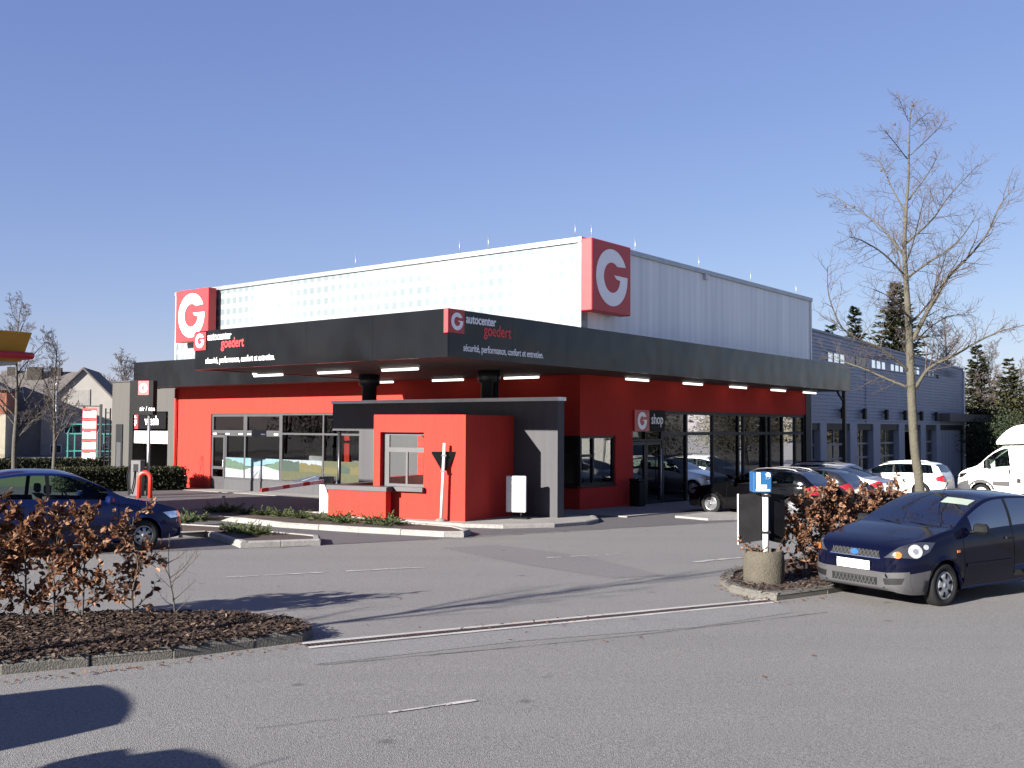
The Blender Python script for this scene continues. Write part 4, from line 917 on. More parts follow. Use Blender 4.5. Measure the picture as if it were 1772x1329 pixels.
        s.bvh = BVHTree.FromPolygons(allv, allf)
        for xw in sp['wheels']:
            for sgn in (1, -1): s.wheel(xw, sgn)
        # underbody that closes the wheel wells, seats, dashboard
        mb = MB(); mb.box(.25-L/2, L/2-.25, -wid(L/2)*.72, wid(L/2)*.72, .2, .5); mb.build('underbody', 'under', s.root)
        if sp.get('seats'):
            for xs, wd in sp['seats']:
                for yy in ((-.36, .36) if wd < 1 else (0,)):
                    mb = MB(); w_ = .24 if wd < 1 else .62; mb.bbox(xs-.5-L/2, xs-L/2, yy-w_, yy+w_, .5, .66, .05); x0 = xs-.06-L/2
                    mb.add([(x0+dx+(z-.6)*.28, yy+y*w_*(1 if z < .9 else .8), z) for z in (.6, 1.08) for dx in (0, .13) for y in (-1, 1)], [(0, 1, 3, 2), (4, 5, 7, 6), (0, 1, 5, 4), (2, 3, 7, 6), (0, 2, 6, 4), (1, 3, 7, 5)]); mb.bbox(x0+.16, x0+.25, yy-.12, yy+.12, 1.1, 1.27, .03); mb.build('seat', 'seat', s.root)
            c_ = sp['ws'][0]; mb = MB(); mb.bbox(c_+.1-L/2, c_+.55-L/2, -.66, .66, .6, .92, .06); mb.build('dashboard', 'seat', s.root)
            mb = MB(); cc = Vector((c_+.72-L/2, -.36, .93)); mb.tube([cc+Vector((.06*cos(a)*1, .18*sin(a), .17*cos(a))) for a in [2*pi*k/16 for k in range(17)]], .014, 6, cap=False); mb.tube([cc, cc+Vector((-.25, 0, -.08))], .03, 6); mb.build('steering_wheel', 'trim_black', s.root)
    def wheel(s, xw, sgn):
        sp = s.sp; r = sp['r']; w = sp.get('tw', .185); yo = sp['track']*sgn; x = xw-s.L/2; rr = r*sp.get('rim', .66); t = MB()
        t.lathe([(rr, yo-w/2*sgn), (r*.9, yo-w/2*sgn), (r*.985, yo-w*.4*sgn), (r, yo-w*.25*sgn), (r, yo+w*.25*sgn), (r*.985, yo+w*.4*sgn), (r*.9, yo+w/2*sgn), (rr*1.02, yo+w*.46*sgn), (rr, yo+w*.3*sgn)], 28, 0, (x, 0, r), 'y')
        o = t.build('wheel', 'rubber', s.root); m = MB(); k = sp.get('spokes', 5); yf = yo+w*.42*sgn; yb = yo+w*.12*sgn
        m.lathe([(0, yb), (rr, yb)], 24, 1, (x, 0, r), 'y'); m.lathe([(rr*.86, yf-.012*sgn), (rr*.9, yf), (rr, yf), (rr, yb)], 28, 0, (x, 0, r), 'y'); m.lathe([(0, yf+.01*sgn), (rr*.2, yf+.006*sgn), (rr*.24, yf-.03*sgn)], 16, 0, (x, 0, r), 'y')
        if sp.get('hubcap'):
            m.lathe([(rr*.2, yf+.004*sgn), (rr*.62, yf+.004*sgn), (rr*.88, yf-.004*sgn)], 28, 0, (x, 0, r), 'y')
            for j in range(k):
                a = 2*pi*j/k+.3; ca, sa = cos(a), sin(a); pts = []
                for rad, hw in ((rr*.45, .016), (rr*.83, .026)):
                    for q in (1, -1): pts.append((x+ca*rad-sa*hw*q, yf+.008*sgn, r+sa*rad+ca*hw*q))
                m.add([pts[0], pts[1], pts[3], pts[2]], [(0, 1, 2, 3)], 1)
        else:
            for j in range(k):
                a = 2*pi*j/k+.2; ca, sa = cos(a), sin(a); q4 = []
                for rad, hw in ((rr*.15, .045), (rr*.93, .032)):
                    for q in (1, -1): q4.append((x+ca*rad-sa*hw*q, yf+(.004 if rad < .1 else -.006)*sgn, r+sa*rad+ca*hw*q))
                m.extr([q4[0], q4[1], q4[3], q4[2]], (0, -.03*sgn, 0), 0)
        m.build('rim', [sp.get('rimmat', 'alloy'), 'under'], o)
    def hit(s, p, d):
        d = Vector(d).normalized(); h = s.bvh.ray_cast(Vector(p)-d*1.2, d, 3)
        return (h[0], h[1] if h[1].dot(d) < 0 else -h[1]) if h[0] is not None else (None, None)
    def patch(s, name, m, poly, d, off=.006, sub=3, parent=None, thick=0):
        b = bmesh.new(); L2 = Vector((s.L/2, 0, 0)); vs = [b.verts.new(Vector(p)-L2) for p in poly]; b.faces.new(vs); bmesh.ops.triangulate(b, faces=b.faces)
        for _ in range(sub): bmesh.ops.subdivide_edges(b, edges=b.edges, cuts=1, use_grid_fill=True); bmesh.ops.triangulate(b, faces=b.faces)
        bad = []
        for v in b.verts:
            h, nn_ = s.hit(v.co, d)
            if h is None: bad.append(v)
            else: v.co = h+nn_*off
        bmesh.ops.delete(b, geom=bad, context='VERTS'); bmesh.ops.remove_doubles(b, verts=b.verts, dist=1e-5)
        me = bpy.data.meshes.new(name); 
        for f in b.faces: f.smooth = True
        bmesh.ops.recalc_face_normals(b, faces=b.faces); b.to_mesh(me); b.free(); me.materials.append(M[m]); o = bpy.data.objects.new(name, me); COL.objects.link(o); o.parent = parent or s.root; return o
    def disc(s, name, m, c, r, d, off=.012, parent=None, n=14, sx=1):
        d_ = Vector(d).normalized(); a = d_.cross(Vector((0, 0, 1))).normalized(); b = d_.cross(a)
        return s.patch(name, m, [Vector(c)+(a*cos(2*pi*k/n)*sx+b*sin(2*pi*k/n))*r for k in range(n)], d, off, 1, parent)
    def mirrors(s, x, y, z, m):
        for sgn in (1, -1):
            mb = MB(); mb.bbox(x-s.L/2-.05, x-s.L/2+.07, min(y*sgn, (y+.2)*sgn), max(y*sgn, (y+.2)*sgn), z-.06, z+.08, .035); mb.tube([(x-s.L/2, (y-.06)*sgn, z-.05), (x-s.L/2, (y+.05)*sgn, z-.02)], .025, 6); mb.build('wing_mirror', m, s.root)
    def plate(s, x, z, m='plate_w', w=.26, h=.056, y0=0):
        mb = MB(); mb.box(x-.012-s.L/2, x-s.L/2, y0-w, y0+w, z-h, z+h); mb.build('number_plate', m, s.root)
    def handle(s, x, z, m='trim_black'):
        for sgn in (1, -1):
            h, n_ = s.hit((x-s.L/2, 1.2*sgn, z), (0, -sgn, 0))
            if h: mb = MB(); mb.bbox(h.x-.09, h.x+.09, h.y-.012, h.y+.03*sgn if sgn > 0 else h.y+.012, z-.018, z+.018, .006) if sgn > 0 else mb.bbox(h.x-.09, h.x+.09, h.y-.03, h.y+.012, z-.018, z+.018, .006); mb.build('door_handle', m, s.root)
    def side_strip(s, z0, z1, x0, x1, m='trim_black', off=.008):
        for sgn in (1, -1): s.patch('side_moulding', m, [(x0, sgn, z0), (x1, sgn, z0), (x1, sgn, z1), (x0, sgn, z1)], (0, -sgn, 0), off, 3)
    def hatch_back(s, z0=.55, z1=.95, y=.66, lw=.2, m='lamp_red'):
        for sgn in (1, -1): s.patch('tail_light', m, [(s.L, sgn*(y-lw), z0+.1), (s.L, sgn*(y+.1), z0), (s.L-.2, sgn*(y+.14), z0+.12), (s.L-.2, sgn*(y+.1), z1), (s.L, sgn*(y-lw*.6), z1-.06)], (-1, -.55*sgn, 0), .006, 2)
def place(p): return (p[0], p[1], gz(p[0], p[1]))
def heading(hx, hy): return math.atan2(-hy, -hx)
# ---- dark blue three door hatchback in the right foreground
sp = dict(L=3.92, r=.29, gap=.055, wheels=(.78, 3.26), track=.745, paint='paint_navy', tumble=.36,
    top=[(0, .5), (.015, .67), (.05, .755), (.12, .81), (.3, .87), (.6, .935), (.95, 1.0), (1.08, 1.02), (1.5, 1.225), (1.95, 1.405), (2.15, 1.447), (2.5, 1.46), (3.0, 1.44), (3.4, 1.37), (3.55, 1.28), (3.75, 1.02), (3.85, .9), (3.9, .72), (3.92, .55)],
    belt=[(0, .48), (.05, .66), (.15, .735), (.4, .81), (.8, .89), (1.1, .935), (2, .96), (3, .985), (3.45, .99), (3.7, .9), (3.85, .75), (3.92, .53)],
    bot=[(0, .27), (.08, .22), (.3, .19), (.8, .2), (3.3, .21), (3.7, .26), (3.92, .34)],
    wid=[(0, .5), (.03, .59), (.1, .7), (.25, .78), (.5, .825), (1, .84), (2.6, .84), (3.3, .825), (3.65, .77), (3.82, .7), (3.92, .56)],
    slant=[(0, 0), (1.3, 0), (2.35, .02), (2.45, .02), (3.0, -.05), (3.45, -.16), (3.6, -.05), (3.92, 0)],
    side=[(1.46, 2.36), (2.43, 3.36)], seams=[1.2, 2.38], doors=[(1.214, 2.38)], ws=(1.12, 2.0), rw=(3.5, 3.72), bump=(.47, 5), bump_r=(3.5, 5), seats=[(2.3, .5), (3.1, 1)], hubcap=True, spokes=6, rimmat='hubcap', rim=.64, sillrows=2)
FX, FY = G(1640, 1047)
hx, hy = -sin(R(57)), -cos(R(57)); rzF = heading(hx, hy); lf = Vector((hx, hy)); ll = Vector((-hy, hx))      # ll: towards the car's left
wc = Vector((FX-.1, FY-.02))-ll*.76-lf*(1.96-.78)
c = Car('parked_car', 'dark navy three door hatchback parked nose out in the right foreground', 'car', sp, place(wc), rzF); navy = c
for sgn in (1, -1):
    d_ = (.8, -.62*sgn, -.18); lamp = c.patch('headlight', 'lamp_glass', [(.06, sgn*.42, .655), (.3, sgn*.74, .655), (.48, sgn*.8, .74), (.62, sgn*.8, .86), (.42, sgn*.7, .86), (.2, sgn*.55, .79)], d_, .006, 3)
    c.disc('reflector', 'lamp_silver', (.32, sgn*.7, .745), .088, d_, .013, lamp); c.disc('bulb', 'hubcap', (.32, sgn*.7, .745), .035, d_, .017, lamp); c.disc('indicator', 'lamp_orange', (.16, sgn*.56, .69), .045, d_, .014, lamp); c.disc('side_bulb', 'lamp_silver', (.46, sgn*.76, .8), .035, d_, .014, lamp)
    h, n_ = c.hit((1.08-1.96, sgn*1.2, .72), (0, -sgn, 0)); mb = MB(); mb.bbox(h.x-.035, h.x+.035, h.y-.01, h.y+.01, .7, .735, .006); mb.build('side_repeater', 'lamp_orange', c.root)
c.patch('lower_bumper', 'bumper_grey', [(0, -.74, .24), (0, .74, .24), (0, .74, .5), (0, .5, .475), (0, -.5, .475), (0, -.74, .5)], (1, 0, 0), .004, 4)
g_ = c.patch('grille', 'trim_black', [(0, -.4, .655), (0, .4, .655), (0, .36, .745), (0, -.36, .745)], (1, 0, -.12), .006, 3)
for i in range(13):
    for q in (1, -1):
        y0 = -.37+i*.062; c.patch('grille_mesh', 'bumper_grey', [(0, y0, .655), (0, y0+.008, .655), (0, y0+.06*q+.008, .745), (0, y0+.06*q, .745)], (1, 0, -.12), .01, 1, g_) if abs(y0+.06*q) < .38 else None
c.patch('grille_surround', 'chrome', [(0, -.41, .645), (0, .41, .645), (0, .4, .655), (0, -.4, .655)], (1, 0, -.12), .012, 2, g_); c.disc('badge', 'chrome', (0, 0, .7), .04, (1, 0, -.12), .018, g_, 16, 1.9); c.disc('badge_field', 'sign_blue', (0, 0, .7), .03, (1, 0, -.12), .02, g_, 16, 1.9)
it = c.patch('air_intake', 'trim_black', [(0, -.36, .3), (0, .36, .3), (0, .36, .4), (0, -.36, .4)], (1, 0, 0), .009, 2)
for i in range(12):
    for q in (1, -1):
        y0 = -.34+i*.06; c.patch('intake_mesh', 'bumper_grey', [(0, y0, .3), (0, y0+.01, .3), (0, y0+.05*q+.01, .4), (0, y0+.05*q, .4)], (1, 0, 0), .013, 1, it) if abs(y0+.05*q) < .35 else None
for sgn in (1, -1): c.patch('fog_recess', 'trim_black', [(.1, sgn*.44, .32), (.1, sgn*.66, .34), (.1, sgn*.7, .42), (.1, sgn*.42, .4)], (1, -.35*sgn, 0), .01, 2)
c.plate(-.02, .545, 'plate_w', .26, .058); c.mirrors(1.42, .84, 1.0, 'trim_black'); c.handle(2.28, .84); c.side_strip(.5, .55, 1.25, 2.36, 'paint_navy', .014); c.hatch_back()
mb = MB(); mb.tube([(1.98-1.96, 0, 1.41), (2.12-1.96, 0, 1.57)], .007, 5); mb.build('aerial', 'trim_black', c.root)
mb = MB(); mb.box(1.2-1.96, 1.7-1.96, .1, .13, 1.04, 1.045); 
ps = c.patch('paper_notice', 'paper', [(1.86, -.56, 1.38), (1.86, -.16, 1.38), (1.7, -.16, 1.3), (1.7, -.56, 1.3)], (.75, 0, -.65), .004, 2)
for y0, y1 in ((-.55, .0), (.05, .5)): c.patch('wiper', 'trim_black', [(1.12, y0, 1.02), (1.12, y0+.03, 1.0), (1.17, y1, 1.06), (1.17, y1-.03, 1.075)], (.7, 0, -.7), .012, 2)
# ---- blue three door hatchback at the left
sp = dict(sp, L=4.06, paint='paint_blue', wheels=(.84, 3.36), top=[(0, .44), (.02, .58), (.08, .7), (.25, .79), (.6, .9), (.95, .98), (1.15, 1.02), (1.6, 1.28), (2.05, 1.49), (2.35, 1.55), (2.8, 1.565), (3.3, 1.51), (3.6, 1.4), (3.85, 1.08), (3.98, .93), (4.03, .72), (4.06, .55)],
    belt=[(0, .42), (.05, .55), (.2, .67), (.5, .78), (.9, .87), (1.2, .94), (2, .975), (3, 1.02), (3.5, 1.04), (3.8, .96), (3.98, .75), (4.06, .53)], bot=[(0, .27), (.1, .22), (.4, .2), (3.5, .21), (4.06, .34)],
    wid=[(0, .45), (.03, .58), (.1, .68), (.25, .77), (.5, .82), (1, .84), (2.6, .84), (3.4, .825), (3.8, .76), (3.98, .68), (4.06, .56)], slant=[(0, 0), (1.3, 0), (2.5, .0), (3.1, -.05), (3.55, -.22), (3.75, -.1), (4.06, 0)],
    side=[(1.5, 2.5), (2.57, 3.5)], seams=[1.3, 2.52], doors=[(1.314, 2.52)], ws=(1.2, 2.1), rw=(3.62, 3.82), bumpmat='paint_blue', spokes=7, hubcap=True, rimmat='grey_metal')
bh = (sin(R(51)), cos(R(51))); bc = Vector(G(246, 953))
bl = Vector((-bh[1], bh[0])); bc = bc+bl*.76-Vector(bh)*(2.03-.84)
c = Car('parked_car', 'glossy blue three door hatchback parked behind the left hedge', 'car', sp, place(bc), heading(*bh))
for sgn in (1, -1): c.patch('headlight', 'chrome', [(.06, sgn*.4, .56), (.35, sgn*.76, .58), (.5, sgn*.78, .7), (.2, sgn*.5, .68)], (.8, -.62*sgn, -.18), .006, 3)
c.plate(-.01, .44); c.mirrors(1.5, .83, .98, 'paint_blue'); c.handle(2.4, .84); c.side_strip(.46, .52, 1.35, 3.0, 'trim_black', .012); c.hatch_back(); c.patch('grille', 'trim_black', [(0, -.35, .55), (0, .35, .55), (0, .3, .62), (0, -.3, .62)], (1, 0, -.1), .006, 2)
blue = c
# ---- row of cars parked nose in along the shop
GRP = 'cars parked nose in along the shop'
hatch = dict(L=4.24, r=.315, gap=.05, wheels=(.88, 3.46), track=.76, paint='paint_black', tumble=.38,
    top=[(0, .45), (.02, .6), (.08, .72), (.3, .8), (.7, .88), (1.1, .95), (1.3, .99), (1.75, 1.2), (2.2, 1.37), (2.5, 1.42), (3.0, 1.42), (3.5, 1.36), (3.8, 1.24), (4.02, 1.0), (4.14, .9), (4.21, .74), (4.24, .55)],
    belt=[(0, .43), (.05, .56), (.2, .68), (.6, .79), (1.1, .87), (1.4, .92), (2.2, .95), (3.2, .99), (3.75, .98), (4.05, .86), (4.18, .7), (4.24, .53)],
    bot=[(0, .27), (.1, .22), (.4, .2), (3.6, .21), (4, .26), (4.24, .34)], wid=[(0, .5), (.03, .62), (.1, .73), (.25, .8), (.5, .86), (1, .88), (2.8, .88), (3.5, .865), (3.95, .8), (4.14, .72), (4.24, .58)],
    slant=[(0, 0), (1.5, 0), (2.6, .0), (3.2, -.06), (3.7, -.24), (3.9, -.1), (4.24, 0)], side=[(1.65, 2.5), (2.57, 3.62)], seams=[1.42, 2.52, 3.3], doors=[(1.434, 2.52), (2.534, 3.3)], ws=(1.34, 2.26), rw=(3.8, 4.02), bump=(.3, 4), bump_r=(4.0, 5), bumpmat='paint_black', spokes=5, seats=[(2.4, .5), (3.3, 1)])
def row_car(label, sp_, v, urear, **k):
    L = sp_['L']; p = BW(urear+L/2, v+.9); c = Car('parked_car', label, 'car', sp_, place((p.x, p.y)), -TH, GRP); return c
def dress(c, lm='lamp_red', z0=.68, z1=.98, plate=.72):
    x = c.L; sgnx = 1
    for sgn in (1, -1):
        c.patch('tail_light', lm, [(x-.02, sgn*.5, z0+.07), (x-.02, sgn*.66, z0), (x-.3, sgn*.85, z0+.05), (x-.34, sgn*.85, z1-.1), (x-.1, sgn*.7, z1), (x-.05, sgn*.55, z1-.06)], (-.8, -.6*sgn, 0), .007, 3)
        c.patch('headlight', 'chrome', [(.05, sgn*.42, .58), (.3, sgn*.78, .6), (.45, sgn*.82, .72), (.15, sgn*.5, .68)], (.8, -.62*sgn, -.18), .006, 2)
    h, _ = c.hit((x/2, 0, plate), (-1, 0, 0)); mb = MB(); mb.box(h.x-.01, h.x+.012, -.26, .26, plate-.055, plate+.055); mb.build('number_plate', 'plate_w', c.root)
    c.mirrors(c.sp['ws'][0]+.32, .87, c.sp['belt'][5][1]+.06, c.sp['paint']); c.handle(2.4, .82, c.sp['paint']); c.handle(3.18, .84, c.sp['paint'])
a3 = row_car('black hatchback parked nearest the shop doors, its roof edge glinting', hatch, 1.72, -6.95); dress(a3)
def rails(c, m='grey_metal'):
    for sgn in (1, -1):
        mb = MB(); pts = []
        for x in np.linspace(2.0, 3.7, 7):
            h, n_ = c.hit((x-c.L/2, sgn*.55, 2), (0, 0, -1)); pts.append(h+Vector((0, 0, .05 if 2.05 < x < 3.6 else .005)))
        mb.tube(pts, .018, 6); mb.build('roof_rail', m, c.root)
rails(a3, 'alloy')
c = row_car('anthracite hatchback second in the row, between the black and silver cars', dict(hatch, paint='paint_anthracite', bumpmat='paint_anthracite', rimmat='grey_metal'), 4.4, -6.95); dress(c)
sedan = dict(hatch, L=4.5, paint='paint_silver', bumpmat='paint_silver', wheels=(.9, 3.6), top=[(0, .45), (.02, .58), (.08, .7), (.3, .78), (.7, .86), (1.1, .93), (1.35, .98), (1.8, 1.18), (2.25, 1.35), (2.6, 1.41), (3.0, 1.39), (3.4, 1.28), (3.8, 1.1), (4.0, 1.03), (4.3, .99), (4.42, .95), (4.47, .8), (4.5, .6)],
    belt=[(0, .43), (.05, .55), (.2, .66), (.6, .77), (1.1, .86), (1.4, .91), (2.2, .94), (3.2, .965), (3.9, .975), (4.3, .94), (4.42, .87), (4.5, .58)], bot=[(0, .27), (.1, .22), (.4, .2), (3.6, .21), (4.2, .26), (4.5, .36)], wid=[(0, .5), (.03, .62), (.1, .73), (.25, .8), (.5, .86), (1, .88), (2.8, .88), (3.6, .87), (4.2, .8), (4.4, .72), (4.5, .58)],
    slant=[(0, 0), (1.5, 0), (2.6, 0), (3.3, -.1), (3.6, -.15), (4.0, 0), (4.5, 0)], side=[(1.68, 2.5), (2.57, 3.5)], ws=(1.4, 2.3), rw=(3.12, 3.86), seams=[1.45, 2.52], doors=[(1.464, 2.52)], bump_r=(4.2, 5))
c = row_car('silver two door saloon third in the row, its boot in sunshine', sedan, 7.1, -6.95); dress(c, z0=.72, z1=.98)
wagon = dict(hatch, L=4.55, paint='paint_white', bumpmat='paint_white', wheels=(.9, 3.62), top=[(0, .45), (.02, .6), (.08, .74), (.3, .83), (.7, .92), (1.05, .98), (1.25, 1.02), (1.7, 1.25), (2.15, 1.43), (2.5, 1.48), (3.2, 1.49), (3.9, 1.46), (4.2, 1.38), (4.38, 1.05), (4.46, .92), (4.52, .74), (4.55, .55)],
    belt=[(0, .43), (.05, .56), (.2, .7), (.6, .82), (1.0, .89), (1.3, .94), (2.2, .97), (3.2, 1.0), (4.0, 1.0), (4.35, .92), (4.5, .74), (4.55, .53)], bot=[(0, .27), (.1, .22), (.4, .2), (3.6, .21), (4.2, .26), (4.55, .34)], wid=[(0, .5), (.03, .62), (.1, .73), (.25, .8), (.5, .86), (1, .88), (2.8, .88), (3.6, .87), (4.3, .82), (4.47, .74), (4.55, .6)],
    slant=[(0, 0), (1.5, 0), (2.6, 0), (3.5, -.04), (4.15, -.14), (4.3, -.05), (4.55, 0)], side=[(1.62, 2.48), (2.55, 3.4), (3.47, 4.12)], ws=(1.28, 2.22), rw=(4.2, 4.38), seams=[1.4, 2.5, 3.42], doors=[(1.414, 2.5), (2.514, 3.42)], bump_r=(4.3, 5))
c = row_car('dark estate car with roof rails half hidden behind the silver saloon', dict(wagon, paint='paint_silver', bumpmat='paint_silver'), 10.2, -5.0); dress(c); rails(c, 'trim_black')
c = row_car('white estate car with roof rails, its front half in canopy shade', wagon, 16.2, -6.45); dress(c); rails(c)
c.root['label'] = 'white estate car with roof rails, last and farthest of the row'
# ---- white box van
vsp = dict(L=2.45, r=.33, gap=.07, wheels=(.92,), track=.86, paint='paint_van', tumble=.16, tw=.22,
    top=[(0, .62), (.03, .9), (.1, 1.05), (.3, 1.2), (.6, 1.32), (.75, 1.38), (1.2, 1.85), (1.55, 2.14), (1.75, 2.23), (2.1, 2.27), (2.45, 2.27)], belt=[(0, .6), (.05, .85), (.2, 1.02), (.5, 1.14), (.75, 1.2), (1.2, 1.26), (2.45, 1.3)],
    bot=[(0, .3), (.1, .26), (.5, .3), (2.45, .36)], wid=[(0, .72), (.03, .82), (.1, .9), (.3, .98), (.6, 1.02), (2.45, 1.02)], side=[(1.0, 1.98)], seams=[.98, 2.02], doors=[(.994, 2.02)], ws=(.8, 1.6), slant=[(0, 0), (1.9, 0), (1.98, -.1), (2.1, -.05), (2.45, 0)], bump=(.5, 6), bumpmat='bumper_grey', seats=[(1.7, .5)], spokes=6, rimmat='grey_metal')
vf = D(1655, 850, 39.6); vh = Vector((-cos(TH), sin(TH))); vl = Vector((sin(TH), cos(TH)))
vc = Vector((vf.x, vf.y))-vh*1.22+vl*.95
c = Car('box_van', 'white box van with a rounded roof fairing in the sun at the right edge', 'van', vsp, place(vc), -TH)
mb = MB(); mb.bbox(1.28, 6.0, -1.08, 1.08, .92, 3.02, .03); mb.build('cargo_box', 'paint_van', c.root)
mb = MB(); mb.box(1.26, 6.02, -1.09, 1.09, .86, .918); mb.box(1.3, 5.8, -.4, .4, .55, .86); mb.build('box_floor', 'bumper_grey', c.root)
mb = MB(); vs = []; ns = 9
for i in range(ns):
    t = i/(ns-1); x = 1.27-t*1.05; zt_ = 2.32+.66*(1-t**2.2); w_ = 1.05*(1-.25*t**3)
    vs += [(x, -w_, 2.2+.06*(1-t)), (x, -w_, zt_-.1*(1-t)), (x, -w_*.86, zt_), (x, w_*.86, zt_), (x, w_, zt_-.1*(1-t)), (x, w_, 2.2+.06*(1-t))]
mb.add(vs, [(i*6+j, i*6+(j+1) % 6, (i+1)*6+(j+1) % 6, (i+1)*6+j) for i in range(ns-1) for j in range(6)]+[[(ns-1)*6+j for j in range(6)]], 0, True); mb.build('roof_fairing', 'paint_van', c.root)
for y in (-.86, .86):
    mb = MB(); mb.lathe([(.2, y-.11), (.3, y-.11), (.33, y-.06), (.33, y+.06), (.3, y+.11), (.2, y+.11)], 24, 0, (4.2, 0, .33), 'y'); mb.build('wheel', 'rubber', c.root)
c.patch('door_pocket', 'trim_black', [(2.2, -1, .75), (2.34, -1, .75), (2.34, -1, .92), (2.2, -1, .92)], (0, 1, 0), .006, 1)
c.patch('door_handle', 'trim_black', [(1.9, -1, 1.08), (1.98, -1, 1.08), (1.98, -1, 1.26), (1.9, -1, 1.26)], (0, 1, 0), .01, 1); c.side_strip(.62, .8, 1.35, 1.95, 'bumper_grey', .012)
for sgn in (1, -1): c.patch('headlight', 'chrome', [(.05, sgn*.6, .85), (.2, sgn*.98, .9), (.45, sgn*1.0, 1.1), (.2, sgn*.75, 1.05)], (.7, -.7*sgn, 0), .006, 2)
for sgn in (1, -1): mb = MB(); mb.bbox(1.12-1.225, 1.26-1.225, min(1.03*sgn, 1.25*sgn), max(1.03*sgn, 1.25*sgn), 1.32, 1.62, .04); mb.tube([(-.06, .95*sgn, 1.36), (-.06, 1.1*sgn, 1.4)], .03, 6); mb.build('wing_mirror', 'trim_black', c.root)
c.patch('wheel_arch', 'bumper_grey', [(.92+.52*cos(a), -1, .33+.52*sin(a)) for a in [pi*k/12 for k in range(13)]]+[(.92+.4*cos(a), -1, .33+.4*sin(a)) for a in [pi-pi*k/12 for k in range(13)]], (0, 1, 0), .012, 1)
# ------------------------------------------------------------------ vegetation
def wander(p, d, L, rnd, n=4, up=.12, jit=.18):
    pts = [Vector(p)]; d = Vector(d).normalized()
    for i in range(n):
        d = (d+Vector((rnd.gauss(0, jit), rnd.gauss(0, jit), rnd.gauss(0, jit)+up))).normalized(); pts.append(pts[-1]+d*L/n)
    return pts
def shoots(mb, pts, r0, L, n, level, rnd, t0=.2, up=.12, ang=(35, 65), sub=5, sides=4, m=0, rmin=.0035, ends=None):
    k = len(pts)-1
    for j in range(n):
        t = t0+(1-t0)*(j+rnd.random())/n; i = min(int(t*k), k-1); f = t*k-i; p = pts[i].lerp(pts[i+1], f); d = (pts[i+1]-pts[i]).normalized()
        ax = Vector((rnd.gauss(0, 1), rnd.gauss(0, 1), rnd.gauss(0, 1))).cross(d)
        if ax.length < 1e-3: continue
        e = Matrix.Rotation(R(rnd.uniform(*ang)), 3, ax.normalized()) @ d
        l = L*(1.1-.6*t)*rnd.uniform(.6, 1.25); q = wander(p, e, l, rnd, 4 if level else 3, up, .16); r = max(rmin, min(r0*(1-.6*t)*.55, l*.018))
        mb.tube(q, [r+(rmin*.6-r)*s/(len(q)-1) for s in range(len(q))], sides if r > .012 else 3, m, cap=False)
        if level > 0: shoots(mb, q, r, l*.5, sub, level-1, rnd, .15, up, ang, sub, sides, m, rmin, ends)
        elif ends is not None: ends.append((q[-1], (q[-1]-q[-2]).normalized()))
def limb(mb, pts, r0, r1, sides=8, m=0):
    # smooth the polyline a little, then tube it
    P_ = [Vector(p) for p in pts]; out = []
    for i in range(len(P_)-1):
        a, b = P_[max(0, i-1)], P_[i]; c, d = P_[i+1], P_[min(len(P_)-1, i+2)]
        for s in range(4):
            t = s/4; out.append(.5*((2*b)+(c-a)*t+(2*a-5*b+4*c-d)*t*t+(3*b-a-3*c+d)*t**3))
    out.append(P_[-1]); n = len(out)-1
    mb.tube(out, [r0+(r1-r0)*(i/n)**.8 if not hasattr(r0, '__len__') else float(np.interp(i/n, np.linspace(0, 1, len(r0)), r0)) for i in range(n+1)], sides, m); return out
# the tall young tree on the island at the right
TX, TY = 7.62, 18.75; T0 = Vector((TX, TY, gz(TX, TY)+.05)); rnd = random.Random(11)
t = thing('bare_tree', 'tall leafless young tree with a pale greenish trunk behind the dark navy car', 'tree', T0); tr = MB(); tw = MB()
def tp(px, py, dy=0): return D(px, py, TY+dy)-T0
trunk = limb(tr, [Vector((.02, 0, -.1)), tp(1591, 840), tp(1583, 780), tp(1578, 700), tp(1575, 620), tp(1572, 550), tp(1568, 490), tp(1565, 425), tp(1568, 361), tp(1572, 308), tp(1574, 215), tp(1579, 180)], [.1, .085, .08, .077, .072, .06, .048, .038, .03, .021, .012, .005], 0, 12)
limbs = [([(1579, 590), (1600, 548), (1621, 511), (1643, 477), (1677, 443), (1707, 406), (1730, 357), (1756, 323)], .062, -.8), ([(1584, 672), (1608, 637), (1651, 615), (1696, 589), (1732, 573), (1775, 562)], .05, -1.2), ([(1572, 670), (1538, 657), (1497, 639), (1459, 625), (1432, 608)], .04, .9), ([(1572, 642), (1551, 623), (1520, 601), (1481, 585), (1454, 562), (1434, 510), (1432, 462)], .04, -1.0),
    ([(1564, 442), (1523, 391), (1485, 365), (1436, 334)], .026, 1.1), ([(1566, 477), (1530, 440), (1493, 417), (1470, 410)], .028, -1.1), ([(1568, 368), (1542, 323), (1530, 293), (1512, 270)], .02, .8), ([(1570, 275), (1549, 248), (1530, 225)], .014, -.5), ([(1568, 421), (1613, 380), (1643, 338), (1692, 286)], .03, 1.3), ([(1570, 480), (1606, 455), (1658, 417), (1690, 372)], .03, -1.4),
    ([(1572, 346), (1606, 300), (1622, 270)], .018, -.8), ([(1576, 268), (1613, 233), (1630, 215)], .012, .6), ([(1577, 218), (1606, 195)], .008, .3), ([(1572, 210), (1553, 165)], .008, -.3), ([(1575, 560), (1610, 520), (1628, 470), (1640, 430)], .03, 1.5), ([(1572, 548), (1540, 515), (1510, 500)], .026, -1.6), ([(1568, 455), (1580, 420), (1590, 380), (1600, 340)], .02, -1.6), ([(1568, 500), (1556, 450), (1545, 400)], .02, 1.7), ([(1576, 610), (1600, 575), (1640, 548), (1680, 545)], .022, 1.6)]
